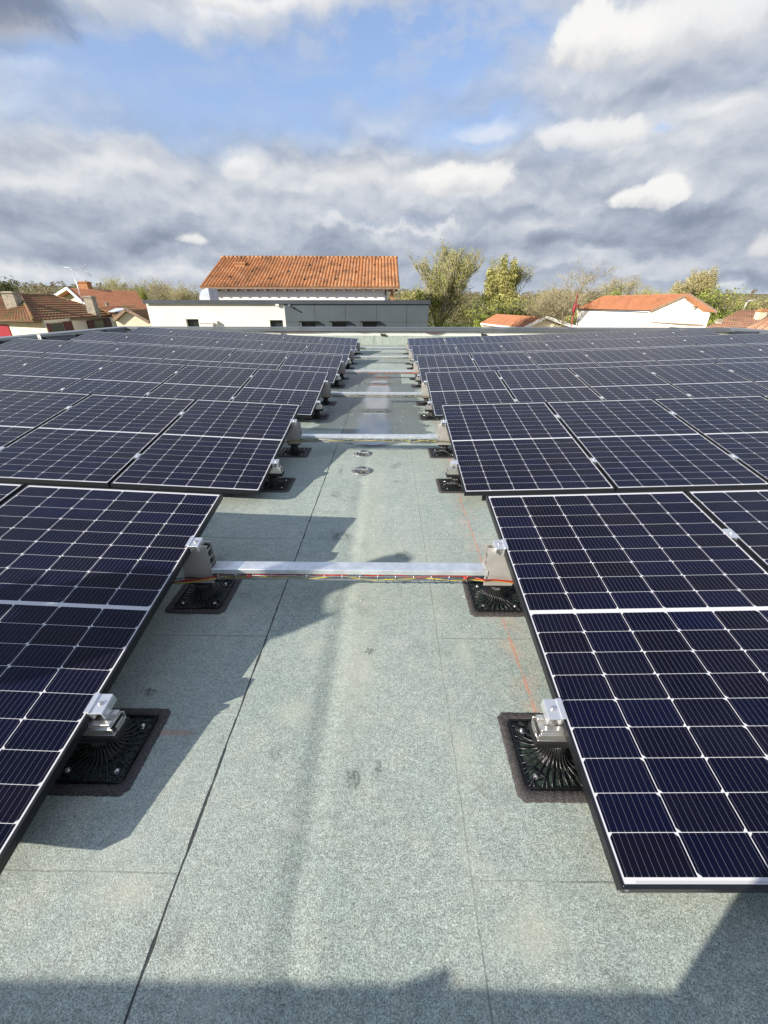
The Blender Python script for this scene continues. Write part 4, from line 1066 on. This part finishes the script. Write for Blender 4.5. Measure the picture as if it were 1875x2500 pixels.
m = MB(); a_, b_ = ins(eL), ins(eC, .06); m.quad([Vector((a_.x, a_.y, GZ)), Vector((b_.x, b_.y, GZ)), b_, a_]); a2, b2 = ins(eB), ins(eR, .05); m.quad([Vector((b2.x, b2.y, GZ)), Vector((a2.x, a2.y, GZ)), a2, b2]); m.quad([Vector((a2.x, a2.y, GZ)), Vector((a_.x, a_.y, GZ)), a_, a2]); m.build('wall', MT['wall_white'], E_)
m = MB(); bar(m, rr2+Vector((.02, -.1, -.05)), eC+Vector((.02, -.1, -.05)), .1, .18); bar(m, rr2+Vector((.02, -.1, -.05)), eR+Vector((.02, -.1, -.05)), .1, .18); m.build('barge_board', MT['timber'], E_)
m = MB(); m.tube([eL+Vector((0, 0, -.1)), eC+Vector((0, 0, -.1))], .06, 6); m.build('gutter', MT['coping_light'], E_)
m = MB(); g_ = Vector((a_.x-.12, a_.y-.1, 0)); m.tube([eL+Vector((.0, 0, -.12)), Vector((g_.x, g_.y, eL.z-.5)), Vector((g_.x, g_.y, GZ))], .05, 6); m.build('downpipe', MT['white_wood'], E_)
m = MB(); g_ = Vector((b_.x, b_.y-.12, 0)); m.tube([eC+Vector((.0, 0, -.12)), Vector((g_.x, g_.y, eC.z-.4)), Vector((g_.x, g_.y, -.45)), Vector((g_.x-.9, g_.y+.55, -.55)), Vector((g_.x-.9, g_.y+.55, GZ))], .06, 6); m.build('downpipe', MT['wall_pink'], E_)
ga, gb_ = ins(eC, .06), ins(eR, .05)
zb_ = pz(ga, gb_, .45, 789.5); fa, fb2 = frac_at(ga, gb_, 1591), frac_at(ga, gb_, 1716)
wall_rect(E_, 'brick_band', ga, gb_, fa, fb2, zb_-.035, zb_+.035, MT['timber'], .03)
z1 = pz(ga, gb_, .4, 797.5); wall_rect(E_, 'vent_window', ga, gb_, frac_at(ga, gb_, 1638), frac_at(ga, gb_, 1661), z1-.5, z1, MT['dark'], .03)
m = MB(); bk = rr2.lerp(eR, .4); m.box(bk.x-.3, bk.x+.1, bk.y-.1, bk.y, bk.z-.45, bk.z-.36); m.build('purlin_end', MT['timber'], E_)

F_ = thing('house', 'near house with weathered pale pink canal tiles at the right edge', 'house')
a_, b_, c_, d_ = at(1806, 759, 33), at(2010, 753, 36), at(1940, 822, 24), at(1723, 801, 28)
roofpart(F_, 'roof', (a_, b_, c_, d_), 34, 13, MT['tile_pale'], .06, .04, 3)
a2, b2, c2, d2 = at(1878, 772, 27.5), at(2070, 752, 29), at(2100, 850, 18), at(1815, 812, 22.5)
roofpart(F_, 'side_roof', (a2, b2, c2, d2), 13, 14, MT['tile_pale'], .09, .06, 5)
m = MB(); wallq(m, d_+Vector((.4, .5, 0)), c_+Vector((.4, .5, 0)), min(d_.z, c_.z), GZ); wallq(m, d_+Vector((.4, .5, 0)), a_+Vector((.4, 3, 0)), d_.z, GZ); m.build('wall', MT['wall_cream'], F_)
q = MB(); q.tube([a2, d2+Vector((0, 0, .05))], .09, 6); q.build('valley_tiles', MT['tile_pale'], F_)
chimney(F_, 1846, 1864, 754, 774, 30, 'wall_pink' if False else 'wall_cream')
chimney(F_, 1747, 1758, 779, 793, 29, 'wall_cream', cap='c')
q = MB(); p = at(1812, 760, 33); q.tube([p+Vector((0, 0, -.2)), p+Vector((.1, 0, .55)), p+Vector((.25, 0, .7))], .025, 5)
for k in range(5): q.tube([p+Vector((.12+.1*k, -.15, .66+.02*k)), p+Vector((.12+.1*k, .15, .70+.02*k))], .014, 4)
q.build('aerial', MT['zinc'], F_)

# folded red flag on its pole
pf = at(1397, 797, 39)
fl = thing('flagpole', 'slanting red pole with a furled red flag between garage and pink house', 'flagpole', (pf.x, 39, GZ))
tp = at(1411, 716, 39) - Vector((pf.x, 39, GZ)); q = MB(); q.tube([(-.15, 0, 0), tp], [.07, .035], 8); q.build('pole', MT['red_paint'], fl)
q = MB(); mid = tp*.83; q.tube([tp*.90, mid+Vector((-.02, .03, .1)), mid+Vector((-.10, 0, -.15)), mid+Vector((-.06, 0, -.45)), tp*.70], [.03, .08, .13, .09, .03], 7); q.tube([mid, mid+Vector((.25, 0, .12)), mid+Vector((.3, 0, -.15))], [.08, .07, .02], 6); q.build('flag', MT['red_paint'], fl)

# ---------------------------------------------------------------- ground, hills, trees
gx = MB(); NR = 60
def hz_h(x, y):
    dd_ = math.hypot(x, y); a = math.atan2(x, y)
    if dd_ < 120: return GZ
    f_ = min(1, (dd_-120)/700)
    top = (18 + 9*math.exp(-((a+.62)/.10)**2) + 3*math.sin(a*9+1) + 2.5*math.sin(a*23) - 6*max(0, a)*1.2 + 7*math.exp(-((a-.40)/.10)**2))
    return GZ + top*(f_**1.3) + (1.5*math.sin(x*.013)+1.2*math.sin(y*.017+2))*f_
rads = [0, 30, 60, 100, 140, 190, 250, 320, 400, 500, 620, 760, 900, 1200, 1600, 2400, 4000]
angs = [math.radians(a) for a in range(-180, 181, 4)]
def P_(r, a):
    x, y = r*math.sin(a), r*math.cos(a); z = hz_h(x, y)
    if r > 900: z = GZ + (z-GZ)*max(0, 1-(r-900)/1500)
    return (x, y, z)
for i in range(len(rads)-1):
    for j in range(len(angs)-1):
        q_ = [P_(rads[i], angs[j]), P_(rads[i], angs[j+1]), P_(rads[i+1], angs[j+1]), P_(rads[i+1], angs[j])]
        gx.quad(q_[::-1] if i else [q_[0], q_[3], q_[2]], sm=True)
tag(gx.build('ground', MT['ground']), None, None, kind='structure')

def clump(m, c, r, n, rr, size=.14, flat=1.0):
    for _ in range(n):
        while True:
            v_ = Vector((rr.uniform(-1, 1), rr.uniform(-1, 1), rr.uniform(-1, 1)))
            if v_.length < 1: break
        p = Vector(c)+Vector((v_.x*r[0], v_.y*r[1], v_.z*r[2])); s = size*rr.uniform(.5, 1.3)
        u = Vector((rr.gauss(0, 1), rr.gauss(0, 1), rr.gauss(0, 1))).normalized(); w_ = u.cross(Vector((rr.gauss(0, 1), rr.gauss(0, 1), rr.gauss(0, 1)))).normalized()
        m.quad([p-u*s, p-w_*s*.6, p+u*s, p+w_*s*.6])
# distant woodland
wd = MB(); rr = random.Random(21)
for k in range(2600):
    a = rr.uniform(-1.05, 1.05); dd_ = 110*math.exp(rr.random()**.9*math.log(8.0)); x, y = dd_*math.sin(a), dd_*math.cos(a)
    if dd_ < 160 and -.30 < a < .05 : continue
    g = hz_h(x, y); h = rr.uniform(3.6, 7.0)*(1.0 if dd_ > 200 else .72); w_ = h*rr.uniform(.35, .6); nq = int(34 if dd_ > 300 else 66)
    sz = .013*dd_**.62 + .10
    clump(wd, (x, y, g+h*.52), (w_, w_, h*.5), nq, rr, sz)
tag(wd.build('distant_woods', MT['woods']), None, None, kind='stuff')

def tree(name, label, px_, ytop, Y, width, rr_seed, barkm, leafm, leaf_n, leaf_size=.12, lean=0, up=.75, levels=5, ivy=None, shape='round', base_z=GZ, spread=.55, thick=.16, group=None, trunk_frac=.22, n0=6, leafr=.45, ivs=None, k=1.0):
    rr = random.Random(rr_seed); top = at(px_, ytop, Y); H = top.z-base_z
    t = thing(name, label, 'tree', (top.x, Y, base_z), 0, group)
    m = MB(); L = MB(); tips = []
    def grow(p, d_, ln, r, lev):
        segs = 3 if lev < 3 else 2; pts = [p]; rs = [r]
        for s in range(segs):
            d_ = (d_ + Vector((rr.gauss(0, .10), rr.gauss(0, .10), rr.gauss(0, .05)+.05*up))).normalized(); p = p + d_*ln/segs; pts.append(p); rs.append(r*(1-.42*(s+1)/segs))
        m.tube(pts, rs, 5 if lev < 2 else 3, caps=False)
        if lev >= levels-2: tips.append((p, lev)); tips.append((pts[len(pts)//2], lev))
        if lev >= levels: return
        nchild = (n0 if lev == 0 else rr.choice((3, 3, 4)))
        for c in range(nchild):
            f_ = rr.uniform(.35, 1.0) if lev else rr.uniform(.55, 1.0)
            q_ = pts[min(segs, int(f_*segs+.5))]
            side_ = Vector((rr.gauss(0, 1), rr.gauss(0, 1), 0)).normalized()
            nd = (d_*(up) + side_*spread*rr.uniform(.6, 1.3) + Vector((0, 0, .22))).normalized()
            grow(q_, nd, ln*rr.uniform(.58, .82), max(r*.52, .011), lev+1)
    grow(Vector((0, 0, 0)), Vector((lean, 0, 1)).normalized(), H*trunk_frac*1.35, thick, 0)
    # normalise crown height and width to the size seen in the photograph
    zs = [v_[2] for v_ in m.v]; xs_ = sorted(abs(v_[0]) for v_ in m.v); zmax = max(zs); xm = xs_[int(len(xs_)*.985)]
    fz = H/zmax; fx_ = (width/2)/xm
    m.v = [(v_[0]*fx_, v_[1]*fx_, v_[2]*fz) for v_ in m.v]
    for (p, lev) in tips:
        q_ = Vector((p.x*fx_, p.y*fx_, p.z*fz)); n_ = leaf_n if rr.random() < .8 else 0
        if n_: clump(L, q_, (leafr, leafr, leafr), n_, rr, leaf_size)
    m.build('trunk', barkm, t)
    if ivy:
        for (ix, iz, rx, rz, n_) in ivy: clump(L, (ix*k, 0, iz*k), (rx*k, rx*k, rz*k), n_, rr, ivs or leaf_size*1.35*k)
    L.build('crown', leafm, t)
    return t
pxm = lambda px_, Y: px_*Y/FPX/1.0*.90   # rough metres for a pixel span
tree('tree', 'tall half-bare tree thick with green ivy just right of the grey building', 1075, 578, 42, 6.5, 3, MT['barkpale'], MT['leaf_ivy'], 2, .06, 0, .95, 6, ivy=[(-1.8, 2.6, 1.3, 2.8, 2300), (-.3, 2.2, 1.2, 2.4, 1400), (1.2, 2.1, 1.2, 2.2, 1200), (-1.6, 4.8, .8, 1.3, 560), (.3, 4.5, .8, 1.5, 500), (2.5, 3.4, .9, 1.5, 600), (1.5, 4.6, .6, .8, 100), (-2.4, 3.9, .6, 1.0, 120)], n0=9, spread=.40, trunk_frac=.15, leafr=.35, ivs=.095)
tree('tree', 'upright budding tree with three plumes right of the ivy-covered tree', 1238, 614, 68, 7.5, 8, MT['barkpale'], MT['leaf_olive'], 7, .10, 0, 1.1, 5, ivy=[(-1.45, 5.4, .55, 1.6, 620), (-.15, 6.3, .55, 1.8, 620), (.85, 6.1, .5, 1.8, 560), (.2, 3.8, 1.9, 1.0, 700)], n0=7, spread=.28, trunk_frac=.2, leafr=.6, k=1.38)
tree('broadleaf_bush', 'broad leafy evergreen tree low behind the garage roof', 1225, 716, 65, 9.2, 9, MT['bark'], MT['leaf_green'], 5, .10, 0, .6, 4, ivy=[(0, 2.4, 3.6, 2.3, 4800), (-1.9, 1.9, 1.8, 1.8, 1300), (1.5, 3.3, 1.8, 1.3, 1100)], n0=6, spread=.7)
tree('tree', 'narrow tree, shade painted into its dark leaves, between the ivy tree and the plumed tree', 1178, 712, 70, 3.4, 14, MT['bark'], MT['leaf_dark'], 6, .12, 0, .8, 4, ivy=[(0, 2.3, 1.5, 2.5, 2200)], n0=6)  # stands in for shaded foliage, the shade is in the leaf colour
tree('tree', 'wide bare tree with pale twigs left of the pink house', 1405, 622, 50, 8.0, 17, MT['barkpale'], MT['leaf_pale'], 2, .045, .05, .75, 6, n0=6, spread=.55, trunk_frac=.24, thick=.20, leafr=.5)
tree('shrub', 'dark green shrub under the wide bare tree', 1345, 738, 66, 6.0, 19, MT['bark'], MT['leaf_dark'], 5, .10, 0, .6, 4, ivy=[(0, 2.2, 2.4, 1.6, 2000)], n0=6)
tree('shrub', 'olive green shrub between the bare tree and the pink house', 1400, 745, 58, 6.5, 23, MT['bark'], MT['leaf_olive'], 5, .10, 0, .6, 4, ivy=[(0, 1.9, 3.0, 1.7, 2200)], n0=6)
tree('tree', 'bushy bright green tree right of the pink house', 1757, 700, 46, 6.6, 29, MT['bark'], MT['leaf_green'], 7, .10, 0, .6, 4, ivy=[(-1.0, 3.6, 1.6, 1.5, 1700), (1.0, 3.2, 1.8, 1.3, 1700), (0, 2.2, 2.6, 1.6, 1500)], n0=7, spread=.65)
tree('tree', 'feathery pale tree far behind the pink house, left of a similar one', 1690, 652, 85, 6.2, 31, MT['barkpale'], MT['leaf_pale'], 7, .12, 0, 1.0, 5, n0=6, spread=.34, leafr=.6)
tree('tree', 'feathery pale tree at the right, taller than its neighbour beside it', 1748, 648, 85, 5.6, 37, MT['barkpale'], MT['leaf_pale'], 9, .12, 0, 1.0, 5, n0=6, spread=.30, leafr=.6)
tree('tree', 'low bare thicket tree above the left end of the pink house roof', 1530, 665, 90, 9.5, 41, MT['barkpale'], MT['leaf_pale'], 2, .08, 0, .7, 5, n0=7, spread=.6, leafr=.6)
tree('tree', 'small bare tree above the middle of the pink house roof', 1590, 672, 95, 6.5, 43, MT['barkpale'], MT['leaf_pale'], 2, .08, 0, .7, 5, n0=7, spread=.6, leafr=.6)
tree('tree', 'small green-hung bare tree behind the orange-roofed house on the left', 291, 664, 95, 7.0, 47, MT['barkpale'], MT['leaf_olive'], 2, .09, 0, .9, 5, ivy=[(-.8, 3.6, .8, 1.8, 240), (1.4, 3.6, .9, 1.8, 280)], n0=7, spread=.45, leafr=.5)
tree('tree', 'ivy-clad young tree right of the orange roof on the left', 343, 690, 90, 2.4, 53, MT['barkpale'], MT['leaf_ivy'], 5, .10, 0, .9, 4, ivy=[(0, 3.6, .8, 1.8, 300)], n0=5)
tree('tree', 'bare twiggy tree left of the white gable wedge', 382, 668, 92, 7.5, 59, MT['barkpale'], MT['leaf_pale'], 2, .08, 0, .85, 5, n0=8, spread=.5, leafr=.6)
tree('tree', 'low bare tree tucked against the tiled house on the left', 445, 682, 90, 7.5, 61, MT['barkpale'], MT['leaf_pale'], 3, .08, 0, .8, 5, n0=8, spread=.55, leafr=.6)
tree('conifer', 'nearly black evergreen cut off by the left edge of the picture', -22, 672, 55, 5.6, 67, MT['bark'], MT['leaf_dark'], 8, .13, 0, .8, 4, ivy=[(0, 3.6, 2.0, 2.2, 2600), (1.2, 3.2, 1.2, 1.0, 900)], n0=6)
rr = random.Random(77)
for k, (px_, yt, Y, w_, mt, lb) in enumerate(((1010, 690, 70, 6, 'leaf_olive', 'dull olive thicket just right of the orange roof end'), (1290, 738, 66, 5, 'leaf_olive', 'olive bush right of the plumed tree'), (1460, 712, 75, 7, 'leaf_olive', 'olive thicket behind the left corner of the pink house'),
        (1500, 706, 70, 3.4, 'leaf_green', 'rounded green bush at the left end of the pink house ridge'), (1570, 700, 80, 5, 'leaf_olive', 'olive bush above the pink house ridge'), (1645, 700, 80, 6, 'leaf_olive', 'olive bush above the gable of the pink house'), (1745, 770, 40, 3.2, 'leaf_green', 'bright green hedge at the foot of the gable'), (1850, 720, 90, 9, 'leaf_olive', 'brown olive thicket above the pale tiles'))):
    tree('shrub', lb, px_, yt, Y, w_, 100+k, MT['bark'], MT[mt], 5, .11, 0, .6, 4, ivy=[(0, (at(px_, yt, Y).z-GZ)*.5, w_*.42, (at(px_, yt, Y).z-GZ)*.45, 900)], n0=6, spread=.6, leafr=.5)

# ---------------------------------------------------------------- the photographer behind the camera, who throws the shadow at lower right
def skin_person():
    t = thing('person', 'person in dark jacket and trousers standing behind the camera, arms raised', 'person', (-.25, -.44, 0), 0)
    J = {'pel': (0, 0, .93, .150), 'sp': (0, .0, 1.12, .140), 'ch': (0, .02, 1.32, .165), 'nk': (0, .03, 1.46, .060), 'hd': (0, .05, 1.56, .078), 'ht': (0, .04, 1.68, .070),
         'hl': (-.10, 0, .88, .100), 'kl': (-.12, .03, .48, .062), 'al': (-.13, -.02, .09, .042), 'tl': (-.14, .14, .04, .036),
         'hr': (.10, 0, .88, .100), 'kr': (.12, .04, .48, .062), 'ar': (.13, 0, .09, .042), 'tr': (.15, .16, .04, .036),
         'sl': (-.18, .02, 1.39, .062), 'el': (-.16, .14, 1.17, .044), 'wl': (.16, .30, 1.33, .028), 'pl': (.25, .34, 1.37, .030),
         'sr': (.18, .02, 1.39, .062), 'er': (.27, .10, 1.17, .044), 'wr': (.36, .29, 1.32, .028), 'pr': (.38, .34, 1.36, .030)}
    Ed = [('pel', 'sp'), ('sp', 'ch'), ('ch', 'nk'), ('nk', 'hd'), ('hd', 'ht'), ('pel', 'hl'), ('hl', 'kl'), ('kl', 'al'), ('al', 'tl'), ('pel', 'hr'), ('hr', 'kr'), ('kr', 'ar'), ('ar', 'tr'),
          ('ch', 'sl'), ('sl', 'el'), ('el', 'wl'), ('wl', 'pl'), ('ch', 'sr'), ('sr', 'er'), ('er', 'wr'), ('wr', 'pr')]
    for side_, px0 in (('l', .25), ('r', .38)):
        for k in range(4):
            a = f'f{side_}{k}'; b_ = f'g{side_}{k}'; s_ = 1 if side_ == 'l' else -1
            J[a] = (px0+s_*.03, .365, 1.355+.018*k, .0085); J[b_] = (px0+s_*.055, .36, 1.355+.018*k, .0075)
            Ed += [('p'+side_, a), (a, b_)]
        J['th'+side_] = (px0+s_*.01, .335, 1.41, .010); Ed.append(('p'+side_, 'th'+side_))
    names = list(J); me = bpy.data.meshes.new('body'); me.from_pydata([J[n_][:3] for n_ in names], [(names.index(a), names.index(b_)) for a, b_ in Ed], [])
    o = bpy.data.objects.new('body', me); COL.objects.link(o); o.parent = t
    sk_ = o.modifiers.new('skin', 'SKIN'); 
    if not me.skin_vertices: me.attributes
    lay = me.skin_vertices[0].data if len(me.skin_vertices) else None
    if lay is None:
        bpy.context.view_layer.objects.active = o; o.select_set(True); bpy.ops.object.mode_set(mode='EDIT'); bpy.ops.object.mode_set(mode='OBJECT'); lay = me.skin_vertices[0].data
    for i, n_ in enumerate(names): lay[i].radius = (J[n_][3], J[n_][3]*(.75 if n_ in ('pel', 'sp', 'ch') else 1)); lay[i].use_root = (i == 0)
    sb_ = o.modifiers.new('sub', 'SUBSURF'); sb_.levels = 1; sb_.render_levels = 2
    m_, t_, b_ = new_mat('clothes_and_skin'); co = X(t_, t_.n('ShaderNodeTexCoord').outputs['Object']); x, y, z = t_.sep(co)
    c = t_.mix(z > .95, (.03, .035, .05), (.02, .025, .03)); skin = (z > 1.47).max((z > 1.33)*(y > .31)); c = t_.mix(skin, c, (.50, .30, .21)); c = t_.mix(z < .10, c, (.05, .04, .03))
    t_.put(b_.inputs['Base Color'], c); b_.inputs['Roughness'].default_value = .8; me.materials.append(m_)
    q = MB()
    for k in range(5):
        pass
    q.lathe([(0, .10), (.055, .085), (.085, .04), (.088, .0), (.080, -.035)], 0, 0, 20); h_ = q.build('hair', MT['bark'], t, (0, .025, 1.645)); 
    q = MB(); q.lathe([(0, .0), (.012, -.004), (.010, -.028), (0, -.032)], 0, 0, 10); q.build('nose', m_, t, (0, .135, 1.60))
    return t
per1 = skin_person()
per2 = dup(per1, 'second person in dark clothes standing behind the nearest left panel, outside the picture'); per2.location = (-3.0, .10, 0); per2.rotation_euler = (0, 0, R(128))
bl = MB(); rr = random.Random(8); nn_ = 18  # lump added out of view, shaped to cast the bump in the foreground shadow
hts = [0, .004, .010, .020, .038, .062, .092, .108, .088, .060, .038, .022, .016, .026, .044, .026, .016, .024, 0]
for k in range(nn_):
    x0, x1 = -.30+.04*k, -.30+.04*(k+1)
    poly = [(x0, -.10, 0), (x1, -.10, 0), (x1, -.05, hts[k+1]), (x0, -.05, hts[k])]
    bl.quad(poly, sm=True); bl.quad([poly[3], poly[2], (x1, .06, hts[k+1]), (x0, .06, hts[k])], sm=True); bl.quad([(x0, .06, hts[k]), (x1, .06, hts[k+1]), (x1, .11, 0), (x0, .11, 0)], sm=True)
o = bl.build('shadow_lump', MT['shutter']); o.scale = (.60, .8, .60); o.location = (-1.37, YB-.072, .788); tag(o, 'unseen lump added on the rear parapet to cast a bump of shadow', 'shadow caster')
ph = thing('phone', 'black phone held up behind the camera', 'phone', (0, -.085, 1.40))
q = MB(); q.box(-.038, .038, -.004, .004, -.08, .08); bevel(q.build('casing', MT['plastic2'], ph), .006, 3)
q = MB(); q.quad([(-.035, -.0045, -.076), (.035, -.0045, -.076), (.035, -.0045, .076), (-.035, -.0045, .076)]); q.build('screen', MT['glass'], ph)
